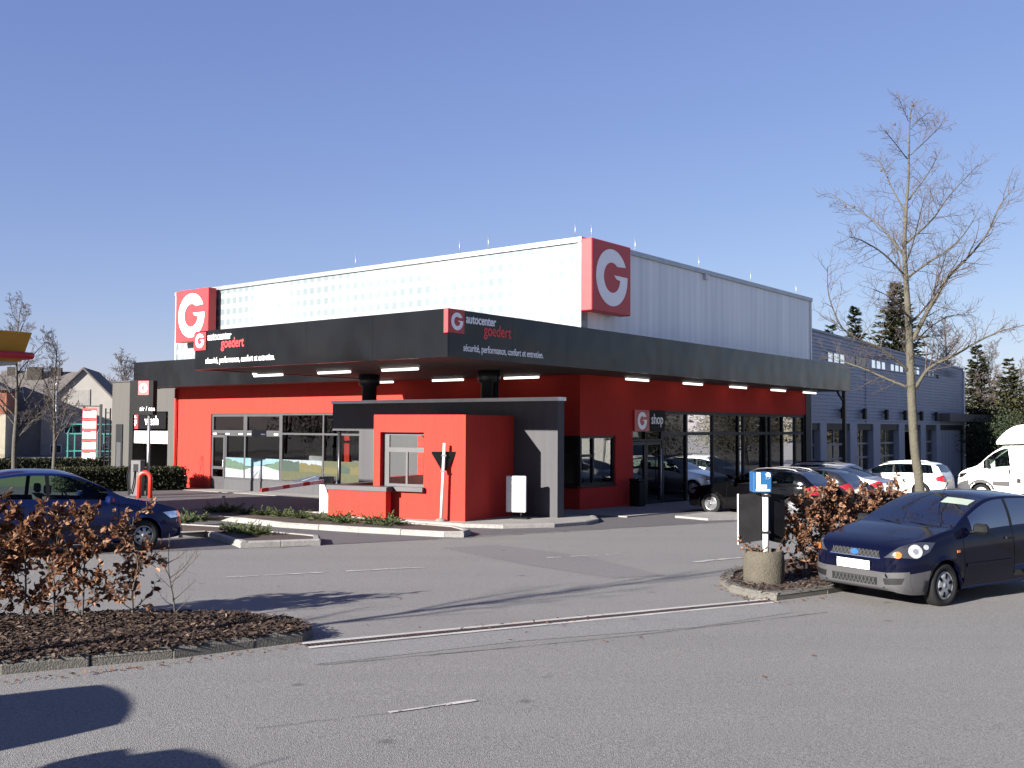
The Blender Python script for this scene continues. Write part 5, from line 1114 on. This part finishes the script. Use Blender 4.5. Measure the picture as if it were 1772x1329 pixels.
for pts, r, dy in limbs:
    n = len(pts); Q = limb(tr, [tp(x, y, dy*(i/(n-1))**1.1) for i, (x, y) in enumerate(pts)], r*.78, .006, 7)
    ln = sum((Q[i+1]-Q[i]).length for i in range(len(Q)-1)); shoots(tw, Q, r*.6, .5*ln**.5, int(7+ln*7), 1, rnd, .12, .1, sub=7, rmin=.0032)
shoots(tw, trunk[26:], .02, .6, 26, 1, rnd, 0, .1, sub=6, rmin=.0032); shoots(tw, trunk[12:26], .03, .5, 12, 1, rnd, .2, .1, sub=6, rmin=.0032)
for k in range(9):
    p = tp(*rnd.choice([(1579, 182), (1548, 215), (1560, 200), (1549, 282), (1525, 295), (1463, 357), (1478, 358), (1495, 345), (1606, 193)]), rnd.uniform(-.3, .3)); tw.lathe([(0, -.03), (.02, -.02), (.026, 0), (.02, .02), (0, .03)], 6, 0, p)
tr.build('trunk', 'bark', t, fix=False); tw.build('crown', 'bark_pale', t, fix=False)
def bare_tree(label, x, y, h, spread, seed, group=None, m='bark_dark', tm='twig_far', level=2, dens=1.0, trunk=.35, rmin=.01, lean=(0, 0), z0=None):
    rnd = random.Random(seed); o = Vector((x, y, gz(x, y) if z0 is None else z0)); t = thing('bare_tree', label, 'tree', o, 0, group); a = MB(); b = MB()
    P_ = [Vector((lean[0]*f*h+rnd.gauss(0, .012*h)*f, lean[1]*f*h+rnd.gauss(0, .012*h)*f, f*h)) for f in (0, .2, .4, .6, .8, 1.0)]; P_[0].z = -.15; Q = limb(a, P_, [h*.016, h*.014, h*.011, h*.007, h*.004, rmin], 0, 8)
    n = int(17*dens)
    for j in range(n):
        f = trunk+(1-trunk)*(j+.5*rnd.random())/n; i = int(f*(len(Q)-1)); az = rnd.uniform(0, 6.28); el = R(rnd.uniform(25, 50)+20*f); L = spread*(1.15-f*.75)*rnd.uniform(.75, 1.2)
        q = wander(Q[i], (cos(az)*cos(el), sin(az)*cos(el), sin(el)), L, rnd, 5, .1, .12); r = h*.0075*(1.2-f); a.tube(q, [r+(rmin-r)*s/5 for s in range(6)], 5, cap=False)
        shoots(b, q, r*.8, L*.5, int(9*dens), level-1, rnd, .1, .1, sub=6, rmin=rmin*.6)
    a.build('trunk', m, t, fix=False); b.build('crown', tm, t, fix=False); return t
BG = 'leafless street trees at the left'
bare_tree('larger leafless street tree with thick low limbs in front of the pale house', D(25, 805, 55).x, 55, 9.3, 3.4, 21, BG, trunk=.22, level=3, dens=.9, rmin=.012)
bare_tree('slimmer leafless street tree before the house gable, next to the lamp post', D(92, 805, 56).x, 56, 7.6, 2.6, 22, BG, trunk=.25, level=3, dens=.9, rmin=.012)
bare_tree('leafless tree showing above the flat roof of the car wash', D(212, 700, 105).x, 105, 9.3, 4.5, 23, 'leafless trees beyond the car wash', level=3, rmin=.02)
bare_tree('faint leafless tree between the house roof and the car wash', D(182, 700, 112).x, 112, 6.6, 4, 24, 'leafless trees beyond the car wash', level=3, rmin=.02)
bare_tree('hazy leafless tree to the right above the grey workshop roof', D(1640, 700, 84).x, 84, 11.5, 4.5, 25, 'leafless trees beyond the workshop', level=3, rmin=.018, dens=1.2)
bare_tree('thin leafless tree between the two conifers at the far right', D(1712, 700, 72).x, 72, 8.4, 3.2, 26, 'leafless trees beyond the workshop', level=3, rmin=.014, dens=1.2)
bare_tree('leafless tree at the right edge above the white van', D(1765, 700, 76).x, 76, 7.5, 3.5, 27, 'leafless trees beyond the workshop', level=3, rmin=.014, dens=1.1)
def leaf(mb, p, d, n, l, w, m=0):
    s = d.cross(n).normalized()*w; c = p+d*l*.5+n*w*.25; mb.add([p, c-s, p+d*l, c+s], [(0, 3, 2, 1)], m)
def rv(rnd): 
    v = Vector((rnd.gauss(0, 1), rnd.gauss(0, 1), rnd.gauss(0, 1))); return v.normalized()
def conifer(label, x, y, h, r, seed, m='conifer', group=None, n=10000, base=.06, droop=.25, z0=None):
    rnd = random.Random(seed); t = thing('conifer', label, 'tree', (x, y, gz(x, y) if z0 is None else z0), 0, group); a = MB(); a.tube([(0, 0, -.2), (0, 0, h*.5), (0, 0, h*.98)], [h*.018, h*.01, .01], 7); a.build('trunk', 'bark_dark', t); b = MB()
    wh = int(h*2.9); per = 8
    for i in range(wh):
        f0 = base+(1-base)*(i/(wh-1))**.9
        for j_ in range(per if f0 < .85 else 5):
            f = min(.995, f0+rnd.uniform(-.012, .012)); L = r*(1-f)**.85*rnd.choice((.5, .8, 1, 1.15, 1.3))*rnd.uniform(.8, 1.1)+.1; az = i*1.9+6.283*j_/per+rnd.uniform(-.3, .3); up = .5*f-droop*(1-f)+rnd.uniform(-.1, .1)
            d = Vector((cos(az), sin(az), up)).normalized(); k = max(6, int(n/(wh*per)*(.35+1.3*(1-f)))); sdv = d.cross(Vector((0, 0, 1))).normalized(); z = h*f
            a.tube([(0, 0, z), Vector((0, 0, z))+d*L*.5+Vector((0, 0, -.03*L)), Vector((0, 0, z))+d*L+Vector((0, 0, -.1*L))], [.02, .012, .005], 3, cap=False)
            for j in range(k):
                u = ((j+rnd.random())/k)**.8; p = Vector((0, 0, z))+d*L*u+Vector((0, 0, -.1*L*u*u)); q = rnd.uniform(-1, 1); e = (d*1.0+sdv*q*.9+Vector((0, 0, rnd.uniform(-.5, .15)))+rv(rnd)*.25).normalized(); l = (.14+.022*h)*rnd.uniform(.5, 1.2)
                leaf(b, p+sdv*q*.12*L*(1-u*.6), e, (rv(rnd)*.7+Vector((0, 0, 1))).normalized(), l, l*.2)
    b.build('crown', m, t, fix=False); return t
CG = 'conifers beyond the workshop'
conifer('small conifer tip peeping over the roof edge beside the white cladding', D(1437, 600, 74).x, 74, 10.6, 2.2, 31, 'conifer', CG)
conifer('narrow pointed dark conifer standing over the workshop roof', D(1480, 600, 76).x, 76, 12.2, 1.9, 32, 'conifer', CG)
conifer('broad shaggy conifer behind the trunk of the tall bare tree', D(1552, 600, 80).x, 80, 14.6, 4.6, 33, 'conifer_olive', CG, 16000, .25, .05)
conifer('slender tall conifer immediately right of the workshop end', D(1692, 700, 72).x, 72, 9.0, 2.2, 34, 'conifer_olive', CG, 12000)
conifer('second slender conifer, farther right over the white van', D(1747, 700, 70).x, 70, 7.9, 2.3, 35, 'conifer_olive', CG, 12000)
conifer('conifer tip above the grey fascia at the left', D(278, 640, 88).x, 88, 8.0, 1.6, 36, 'conifer', None, 4000)
def bush(label, x, y, w, h, seed, m, n=2400, group=None, z0=None, dep=None):
    rnd = random.Random(seed); t = thing('evergreen_bush', label, 'bush', (x, y, gz(x, y) if z0 is None else z0), 0, group); a = MB(); b = MB()
    lobes = [(rnd.uniform(-.35, .35)*w, rnd.uniform(-.35, .35)*(dep or w), h*rnd.uniform(.25, .72), rnd.uniform(.22, .4)) for _ in range(11)]
    for q in range(4): a.tube([(0, 0, -.1), (lobes[q][0]*.5, lobes[q][1]*.5, lobes[q][2])], [.09, .03], 5)
    for k in range(n):
        cx, cy, cz, r = rnd.choice(lobes); d = rv(rnd); rr = rnd.uniform(.6, 1.05)
        p = Vector((cx+d.x*r*w*rr, cy+d.y*r*(dep or w)*rr, max(.05, cz+d.z*r*h*.95*rr))); l = (.025*h**.6+.05)*rnd.uniform(.7, 1.7); leaf(b, p, (d+rv(rnd)*.8).normalized(), (rv(rnd)+d).normalized(), l, l*.32)
    a.build('trunk', 'bark_dark', t); b.build('crown', m, t, fix=False); return t
BU = 'evergreen bushes behind the white van'
for k, (px, Y, w, h, m, l) in enumerate(((1697, 74, 5, 6.2, 'conifer', 'dark evergreen bush beside the workshop end wall'), (1735, 72, 5.5, 6.6, 'conifer_olive', 'olive green bush behind the cab of the white van'), (1772, 70, 5.5, 6.6, 'conifer_olive', 'olive evergreen behind the box of the white van'), (1712, 66, 4.5, 3.9, 'conifer', 'low dark evergreen just above the van windscreen'), (1752, 65, 5, 4.6, 'conifer', 'low dark evergreen behind the roof fairing'), (1830, 70, 7, 7, 'conifer_olive', 'large olive evergreen at the right edge of the picture'), (1686, 70, 3.4, 3.6, 'conifer', 'dark shrub showing past the corner of the workshop'))):
    bush(l, D(px, 800, Y).x, Y, w, h, 50+k, m, 6500, BU)
# clipped hedges
def hedge(label, p0, p1, h, w, seed, m='hedge', n=3000, l0=.1):
    rnd = random.Random(seed); a, b = Vector(p0), Vector(p1); L = (b-a).length; t = thing('hedge', label, 'hedge', (a.x, a.y, 0), math.atan2(b.y-a.y, b.x-a.x)); z0 = gz(a.x, a.y); z1 = gz(b.x, b.y)
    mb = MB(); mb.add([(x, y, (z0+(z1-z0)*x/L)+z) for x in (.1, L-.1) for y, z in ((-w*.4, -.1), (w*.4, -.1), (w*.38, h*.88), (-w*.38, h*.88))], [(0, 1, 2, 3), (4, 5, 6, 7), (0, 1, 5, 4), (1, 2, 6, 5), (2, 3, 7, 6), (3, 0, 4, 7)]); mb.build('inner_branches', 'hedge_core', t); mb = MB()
    for k in range(n):
        x = rnd.uniform(0, L); f = rnd.random()
        if f < .45: y, z, d = rnd.uniform(-w/2, w/2), h*rnd.uniform(.85, 1.06), Vector((0, 0, 1))
        elif f < .9: y, z, d = -w/2*rnd.uniform(.75, 1.1), h*rnd.uniform(0, 1), Vector((0, -1, 0))
        else: x, y, z, d = (0 if rnd.random() < .5 else L)+rnd.uniform(-.1, .1), rnd.uniform(-w/2, w/2), h*rnd.uniform(0, 1), Vector((1 if x > L/2 else -1, 0, 0))
        l = l0*rnd.uniform(.6, 1.5); leaf(mb, Vector((x, y, z+z0+(z1-z0)*x/L)), (d+rv(rnd)*.9).normalized(), (d+rv(rnd)*.6).normalized(), l, l*.4)
    mb.build('foliage', m, t, fix=False); return t
hedge('long clipped hedge running across the far left below the price board', (D(-80, 800, 60).x, 58), (D(215, 800, 60).x, 63), .75, 1.2, 61, n=9000, l0=.11)
hedge('dark clipped hedge behind the hoop barrier and the blue car', (D(120, 800, 41).x, 40), (D(300, 800, 42).x, 43), .88, 1.3, 62, n=11000, l0=.075)
# beech hedge shrubs keeping their brown winter leaves
def beech(label, p, h, w, seed, n, group, leaf_l=.075, dense=1.0):
    rnd = random.Random(seed); t = thing('beech_shrub', label, 'shrub', (p[0], p[1], gz(*p)+.09), 0, group); a = MB(); ends = []
    st = [Vector((0, 0, -.08))]+[Vector((rnd.gauss(0, .02), rnd.gauss(0, .02), h*f)) for f in (.25, .5, .75, .98)]; Q = limb(a, st, .016, .003, 6); m_ = int(15*dense)
    tips = []
    for j in range(m_):
        f = .1+.88*(j+rnd.random()*.8)/m_; i = min(int(f*(len(Q)-1)), len(Q)-2); az = rnd.uniform(0, 6.28); el = R(rnd.uniform(10, 55)); L = w*.62*(1.15-.55*f)*rnd.uniform(.6, 1.15)
        q = wander(Q[i], (cos(az)*cos(el), sin(az)*cos(el), sin(el)), L, rnd, 4, .1, .14); a.tube(q, [.006, .005, .004, .003, .002], 4, cap=False); tips.append(q)
        for s in range(3): q2 = wander(q[1+s], rv(rnd)+(q[-1]-q[0]).normalized(), L*.45, rnd, 3, .12, .2); a.tube(q2, [.0035, .003, .0025, .0015], 3, cap=False); tips.append(q2)
    a.build('stem', 'bark_dark', t, fix=False); b = MB()
    for k in range(int(n*2.0)):
        q = rnd.choice(tips); i = rnd.randrange(1, len(q)); p_ = q[i-1].lerp(q[i], rnd.random()); d = ((q[i]-q[i-1]).normalized()+rv(rnd)*.9+Vector((0, 0, -.25))).normalized(); l = leaf_l*rnd.uniform(.6, 1.25); w_ = l*.34; nrm = rv(rnd); s = d.cross(nrm)
        if s.length < .1: continue
        s = s.normalized()*w_; u = s.cross(d).normalized()*w_*.5; p_ = p_+rv(rnd)*.012; 
        b.add([p_, p_+d*l*.3-s*.8+u*.7, p_+d*l*.65-s*.8+u*.8, p_+d*l-u*rnd.uniform(0, .8), p_+d*l*.65+s*.8+u*.8, p_+d*l*.3+s*.8+u*.7, p_+d*l*.5], [(0, 1, 6), (1, 2, 6), (2, 3, 6), (3, 4, 6), (4, 5, 6), (5, 0, 6)])
    b.build('leaves', 'beech', t, fix=False); return t
LG = 'brown leaved beech shrubs in the left bed'
for k, (px, py, h, w, n, l) in enumerate(((-75, 1092, 1.25, .8, 420, 'brown beech shrub cut by the left edge of the picture'), (-22, 1090, 1.25, .8, 460, 'dense brown beech shrub at the left edge'), (38, 1087, 1.24, .75, 420, 'leftmost brown beech shrub standing wholly in the bed'), (92, 1086, 1.2, .7, 330, 'brown beech shrub between two others, above the middle of the bed'), (142, 1085, 1.2, .8, 400, 'brown beech shrub with upright bare tips, second from the sapling'), (231, 1083, 1.16, .72, 260, 'thin brown beech shrub with gaps next to the bare sapling'))):
    beech(l, G(px, py), h, w, 70+k, n, LG, .075, 1.5)
x, y = G(304, 1081); rnd = random.Random(5); t = thing('bare_sapling', 'leafless thin sapling at the right end of the left bed', 'sapling', (x, y, gz(x, y)+.08)); a = MB(); Q = limb(a, [(0, 0, -.05), (-.03, 0, .2), (-.08, 0, .45), (-.1, .01, .62), (-.09, 0, .95)], .013, .003, 6)
for f, az, L in ((.15, 0, .28), (.2, 3, .22), (.3, .3, .33), (.38, 3.3, .25), (.45, -.2, .5), (.5, .5, .42), (.6, 3.0, .25), (.7, 2.9, .3), (.8, .3, .22), (.4, 1.5, .3), (.55, -1.6, .3)):
    q = wander(Q[int(f*(len(Q)-1))], (cos(az), sin(az)*.6, .55), L, rnd, 4, .1, .1); a.tube(q, [.006, .005, .004, .003, .002], 4, cap=False); shoots(a, q, .004, L*.5, 6, 0, rnd, .3, .1, rmin=.0018)
a.build('stem', 'bark_dark', t, fix=False)
RG = 'brown leaved beech hedge shrubs by the planter'
for k, l in enumerate(('brown beech shrub nearest the round planter, thin at its foot', 'brown beech shrub second from the planter', 'brown beech shrub third from the planter, before the parked row', 'brown beech shrub fourth from the planter, touching the navy car outline', 'brown beech shrub seen past the bonnet of the navy car', 'brown beech shrub behind the windscreen of the navy car', 'brown beech shrub behind the navy car near the tall tree')):
    f = k*.53; p = (4.42+f*.755+rnd.uniform(-.08, .08), 15.45+f*.655+rnd.uniform(-.08, .08)); beech(l, p, (1.12, 1.22, 1.26, 1.24, 1.2, 1.22, 1.2)[k], .85, 90+k, 640, RG, .07, 1.6)
x, y = pl; t = thing('planter_plant', 'small brown dry plant growing in the concrete planter', 'plant', (x, y, pz+.42)); a = MB(); b = MB()
for j in range(9):
    az = rnd.uniform(2.2, 5.2) if j < 6 else rnd.uniform(0, 6.28); q = wander((cos(az)*.1, sin(az)*.1, 0), (cos(az), sin(az)*.5, .7), rnd.uniform(.2, .4), rnd, 4, .0, .15); a.tube(q, .003, 3, cap=False)
    for s in range(9): leaf(b, q[rnd.randrange(1, 5)]+rv(rnd)*.02, rv(rnd), rv(rnd), .05, .016)
a.build('stem', 'bark_dark', t, fix=False); b.build('leaves', 'beech', t, fix=False)
# low junipers on the kerb islands
def juniper(label, seed, sp_=.42, h=.26, n=52):
    rnd = random.Random(seed); t = thing('juniper_shrub', label, 'shrub', (0, 0, 0), 0, 'low junipers on the kerb islands'); b = MB(); a = MB()
    for j in range(n):
        az = rnd.uniform(0, 6.28); L = sp_*rnd.uniform(.5, 1.15); q = wander((0, 0, .02), (cos(az), sin(az), rnd.uniform(.1, .8)), L, rnd, 5, -.03, .1); a.tube(q, .005, 3, cap=False)
        for s in range(26):
            i = rnd.randrange(1, 6); p = q[i-1].lerp(q[i], rnd.random()); d = ((q[i]-q[i-1]).normalized()+rv(rnd)*.6+Vector((0, 0, .3))).normalized(); leaf(b, p, d, rv(rnd), rnd.uniform(.04, .09), .011)
    a.build('stem', 'bark_dark', t, fix=False); b.build('foliage', 'juniper', t, fix=False); return t
spots = [(310, 914, 1.1, 'low juniper beside the nose of the blue car'), (330, 911, 1.0, 'low juniper on the small island, nearest the blue car'), (404, 929, .9, 'low juniper in the left half of the pointed island'), (425, 932, .9, 'low juniper in the middle of the pointed island'), (446, 935, .9, 'low juniper in the right half of the pointed island'), (372, 893, .9, 'low juniper at the left tip of the long island'), (395, 893, 1.0, 'low juniper beside the short marker post'), (425, 896, .8, 'low juniper right of the marker post'), (455, 899, .9, 'low juniper a quarter along the long island'), (490, 902, .9, 'low juniper at the middle of the long island'), (520, 905, 1.0, 'low juniper left of the barrier pedestal'), (548, 908, .8, 'low juniper just before the barrier pedestal'), (585, 910, 1.1, 'low juniper under the low red wall, left end'), (600, 913, .9, 'low juniper under the low red wall, middle'), (648, 915, 1.0, 'low juniper with raised sprays under the low red wall'), (672, 917, 1.1, 'low juniper last before the kiosk window')]
protos = [juniper(spots[0][3], 1), juniper(spots[1][3], 2, .4, .3)]
for k, (px, py, sc, l) in enumerate(spots):
    o = protos[k] if k < 2 else copy_tree(protos[k % 2]); x, y = G(px, py); o.location = (x, y, gz(x, y)+.1); o.rotation_euler.z = k*1.7; o.scale = (sc, sc, sc*.9); o['label'] = l
# ------------------------------------------------------------------ what stands beyond the forecourt at the left
def ypt(px, py, Y): return D(px, py, Y)
hp = D(141, 800, 92); hz0 = gz(hp.x, hp.y); t = thing('gabled_house', 'pale grey gabled house with a big tiled roof and three chimneys', 'house', (hp.x, hp.y, hz0), R(14))
W2, LN, EH, RH = 3.5, 9.0, 4.2, 7.9
mb = MB(); mb.add([(x, y, z) for y in (0, LN) for x, z in ((-W2, -.5), (W2, -.5), (W2, EH), (0, RH), (-W2, EH))], [(0, 1, 2, 3, 4), (5, 6, 7, 8, 9), (0, 4, 9, 5), (1, 2, 7, 6)]); mb.box(-7.6, -W2-.002, 1.2, 8.2, -.5, EH); mb.box(-W2-.03, W2+.03, -.05, -.001, .95, 1.02, 0); mb.build('wall', 'house_wall', t)
mb = MB()
for s_ in (-1, 1):
    e = [(s_*(W2+.35), EH-.33), (0, RH+.02), (0, RH+.22), (s_*(W2+.4), EH-.15)]; mb.add([(x, y, z) for y in (-.3, LN+.3) for x, z in e], [(0, 1, 2, 3), (4, 5, 6, 7), (0, 1, 5, 4), (1, 2, 6, 5), (2, 3, 7, 6), (3, 0, 4, 7)])
mb.extr([(-8, .8, EH-.1), (-8, 4.7, RH), (-8, 8.6, EH-.1)], (8.2, 0, 0)); r_ = mb.build('roof', 'roof_tile', t)
for x, w_, y in ((-7.4, .7, 4.2), (-5.6, 1.3, 3.8), (-3.6, .9, 4.2)): mb = MB(); mb.box(x, x+w_, y, y+.9, EH+1.5, RH+.35); mb.build('chimney', 'chimney', r_)
for x, z, w_, h_ in ((-.3, 4.6, 1.8, 1.5), (-.8, 2.0, 1.5, 1.0), (1.8, .2, 1, .8), (-2.2, .2, 1, .8), (-5.2, 2.9, 2.2, .5)):
    y_ = 1.2 if x < -4 else 0
    mb = MB(); mb.box(x-w_/2, x+w_/2, y_-.06, y_-.001, z, z+h_); f_ = mb.build('window', 'house_wall' if z > 4 else 'white_paint', t); mb = MB(); mb.box(x-w_/2+.08, x-.04, y_-.07, y_-.061, z+.08, z+h_-.08); mb.box(x+.04, x+w_/2-.08, y_-.07, y_-.061, z+.08, z+h_-.08); mb.build('pane', 'house_shutter' if z > 4 else 'frame_dark', f_)
mb = MB(); mb.box(-8.1, -W2-.36, .62, .74, EH-.28, EH-.16); mb.build('gutter', 'grey_metal', t)
q = D(-6, 800, 84); t = thing('terrace_house', 'cream and brick house with a white framed window at the left edge', 'house', (q.x, q.y, gz(q.x, q.y)), R(20))
mb = MB(); mb.box(-7, .6, 0, 8, -.3, 3.7); mb.build('wall', 'house_cream', t); mb = MB(); mb.box(-7.05, .63, -.04, 8, 3.7, 5.7); w2 = mb.build('upper_wall', 'brick', t)
mb = MB(); mb.box(-1.6, -.1, -.09, -.041, 4.0, 5.2); f_ = mb.build('window', 'white', t); mb = MB(); mb.box(-1.5, -.2, -.1, -.091, 4.1, 5.1); mb.build('pane', 'grey_metal', f_)
mb = MB(); mb.extr([(.8, -.3, 5.7), (-3.2, -.3, 8.0), (-7.2, -.3, 5.7)], (0, 8.5, 0)); mb.build('roof', 'roof_tile', t)
q = D(205, 800, 110); t = thing('far_house', 'distant house with a brown tiled roof next to the car wash', 'house', (q.x, q.y, gz(q.x, q.y)), R(30)); mb = MB(); mb.box(-6, 4, 0, 8, -.3, 4.4); mb.build('wall', 'house_wall', t); mb = MB(); mb.extr([(-6.4, -.4, 4.3), (4.4, -.4, 4.3), (3.6, 4, 6.6), (-5.6, 4, 6.6)], (0, .2, .3)); mb.build('roof', 'roof_tile', t)
# filling station canopy: one corner shows, the rest lies outside the picture
cx_, cy_ = -11.5, 23.9; t = thing('station_canopy', 'yellow filling station canopy with a rounded red bar at the left edge', 'canopy', (cx_, cy_, 0), -TH)
mb = MB(); 
def frust(mb, x0, x1, y0, y1, z0, z1, e, m=0):
    mb.add([(x0+e, y0+e, z0), (x1-e, y0+e, z0), (x1-e, y1-e, z0), (x0+e, y1-e, z0), (x0, y0, z1), (x1, y0, z1), (x1, y1, z1), (x0, y1, z1)], [(0, 1, 2, 3), (4, 5, 6, 7), (0, 1, 5, 4), (1, 2, 6, 5), (2, 3, 7, 6), (3, 0, 4, 7)], m)
frust(mb, -9, 0, -6.5, 0, 3.58, 4.28, .16); mb.build('fascia', 'gas_yellow', t)
mb = MB(); mb.tube([(-9, .02, 3.72), (-.1, .02, 3.72), (-.02, .0, 3.72), (.0, -.1, 3.72), (.0, -6.4, 3.72)], .085, 10); mb.build('red_bar', 'gas_red', t)
mb = MB(); mb.box(-8.8, -.25, -6.25, -.25, 3.5, 3.578); mb.build('soffit', 'grey_metal', t)
for x in (-4.5,): mb = MB(); mb.box(x-.2, x+.2, -3.4, -3, -1, 3.5); mb.build('column', 'grey_metal', t)
q = D(154, 800, 61.5); t = thing('price_board', 'tall fuel price board with five white panels on black posts', 'sign', (q.x, q.y, gz(q.x, q.y)), 0)
for x in (-.38, .66): mb = MB(); mb.box(x-.07, x+.07, -.05, .05, -.1, 4.15 if x > 0 else 4.0); mb.build('post', 'frame_dark', t)
mb = MB(); mb.box(-.45, .72, -.06, .06, 4.0, 4.06); mb.build('top_rail', 'frame_dark', t)
for k in range(5):
    z = 3.28-k*.64; mb = MB(); mb.box(-.44, .44, -.07, -.051, z, z+.62); p = mb.build('price_panel', 'sign_red', t); mb = MB(); mb.box(-.4, .4, -.078, -.071, z+.04, z+.46); mb.build('price_face', 'white', p)
    mb = MB(); mb.box(-.34, .1, -.083, -.079, z+.44, z+.5); mb.build('fuel_name_bar', 'black', p)
q = D(92, 800, 58.5); t = thing('lamp_post', 'thin silver street lamp post beside the slimmer street tree', 'street lamp', (q.x+.1, q.y, gz(q.x, q.y))); mb = MB(); mb.tube([(0, 0, -.1), (0, 0, 5.1)], [.07, .045], 8); mb.build('post', 'grey_metal', t); mb = MB(); mb.lathe([(.0, 5.1), (.12, 5.13), (.13, 5.3), (.05, 5.4), (0, 5.41)], 10); mb.build('lamp_head', 'coping', t)
q = D(155, 800, 70); t = thing('glazed_shelter', 'turquoise framed glass shelter behind the price board', 'shelter', (q.x, q.y, gz(q.x, q.y)), R(5)); mb = MB()
for x in (-1.5, -.5, .5, 1.5):
    for y in (0, 1.4): mb.box(x-.04, x+.04, y-.04, y+.04, -.1, 2.2)
for y in (0, 1.4): mb.box(-1.6, 1.6, y-.04, y+.04, 2.2, 2.28); mb.box(-1.6, 1.6, y-.03, y+.03, 1.0, 1.06)
for x in (-1.5, -.5, .5, 1.5): mb.tube([(x, -.1, 2.25), (x, .7, 2.9), (x, 1.5, 2.25)], .035, 4)
mb.box(-1.6, 1.6, .66, .74, 2.86, 2.94); mb.build('frame', 'teal', t); mb = MB(); mb.add([(-1.6, .03, .1), (1.6, .03, .1), (1.6, .03, 2.2), (-1.6, .03, 2.2)], [(0, 1, 2, 3)]); mb.build('pane', 'clear_glass', t)
def grassy():
    p = [(D(-120, 800, 50).x, 47), (D(330, 800, 50).x, 47), (D(330, 800, 60).x, 57), (D(-120, 800, 60).x, 57)]
sheet('grass_verge', [(-60, 46), (-17, 44), (-20, 57), (-60, 57)], 'grass', .006)
# distant belts of trees closing the horizon
def belt(x0, x1, y, h, seed, n, m):
    rnd = random.Random(seed); mb = MB()
    for k in range(n):
        x = rnd.uniform(x0, x1); hh = h*(.6+.4*sin(x*.11+seed)*sin(x*.037)+.25*sin(x*.31)); z = rnd.random()**.7*hh; l = rnd.uniform(.6, 1.6); leaf(mb, Vector((x, y+rnd.uniform(-4, 4), gz(x, y)+z)), rv(rnd), rv(rnd), l, l*.35)
    return tag(mb.build('treeline', m, fix=False), 'distant line of trees on the horizon', 'trees', kind='stuff')
foliage('far_trees', [(.05, .045, .04), (.09, .08, .065), (.06, .065, .04)], .9, 0)
belt(-150, 40, 150, 7, 3, 6000, 'far_trees'); belt(40, 190, 130, 9, 5, 6000, 'far_trees')
# ------------------------------------------------------------------ beside and behind the camera: what throws the shadows into the picture
def off_car(src, label, x, y, rz):
    o = copy_tree(src.root); o.location = place((x, y)); o.rotation_euler.z = rz; o['label'] = label; return o
off_car(blue, 'blue hatchback standing just outside the picture at the lower left', -7.35, 4.68, heading(-sin(R(60)), -cos(R(60))))
o = off_car(navy, 'tall dark vehicle standing outside the picture below the left edge', -5.5, 2.95, heading(sin(R(60)), cos(R(60)))); o.scale = (1.1, 1.08, 1.3)
bare_tree('leafless tree outside the picture whose shadow crosses the road', -9.0, 5.2, 6.8, 1.6, 41, None, 'bark', 'bark_pale', 2, .8, .45, .006)
for k, (x, y) in enumerate(((-62, 40), (-70, 52), (-60, 29), (-75, 36), (-64, 20), (-66, 8), (-62, -2), (-70, 62))): bush('tall evergreen standing well outside the picture at the left', x, y, 8, 13+(k%3)*2, 80+k, 'conifer', 7000, 'evergreens outside the picture')
for k, (x, y) in enumerate(((44, 46), (52, 52), (60, 47), (48, 60), (70, 58))): bush('brown bush standing outside the picture at the right', x, y, 7, 7.5, 120+k, 'far_trees', 11000, 'bushes outside the picture')
# dead leaves blown along the kerbs
rnd = random.Random(77); mb = MB()
def litter(px0, px1, n, spread):
    a, b = Vector(G(*px0)), Vector(G(*px1))
    for k in range(n):
        p = a.lerp(b, rnd.random())+Vector((rnd.gauss(0, spread), rnd.gauss(0, spread))); d = rv(rnd); d.z *= .25; leaf(mb, Vector((p.x, p.y, gz(p.x, p.y)+.012)), d.normalized(), Vector((rnd.gauss(0, .3), rnd.gauss(0, .3), 1)).normalized(), rnd.uniform(.03, .07), rnd.uniform(.008, .02))
litter((0, 1182), (300, 1150), 40, .05); litter((300, 1150), (540, 1116), 30, .05); litter((1262, 1030), (1340, 1046), 40, .08); litter((700, 1100), (1330, 1043), 35, .12); litter((1246, 1014), (1262, 1026), 18, .05); litter((1350, 1046), (1430, 1034), 25, .06); litter((420, 1010), (1400, 1200), 30, .8)
tag(mb.build('leaf_litter', 'beech', fix=False), 'dead brown leaves blown along the kerbs', 'leaves', kind='stuff')
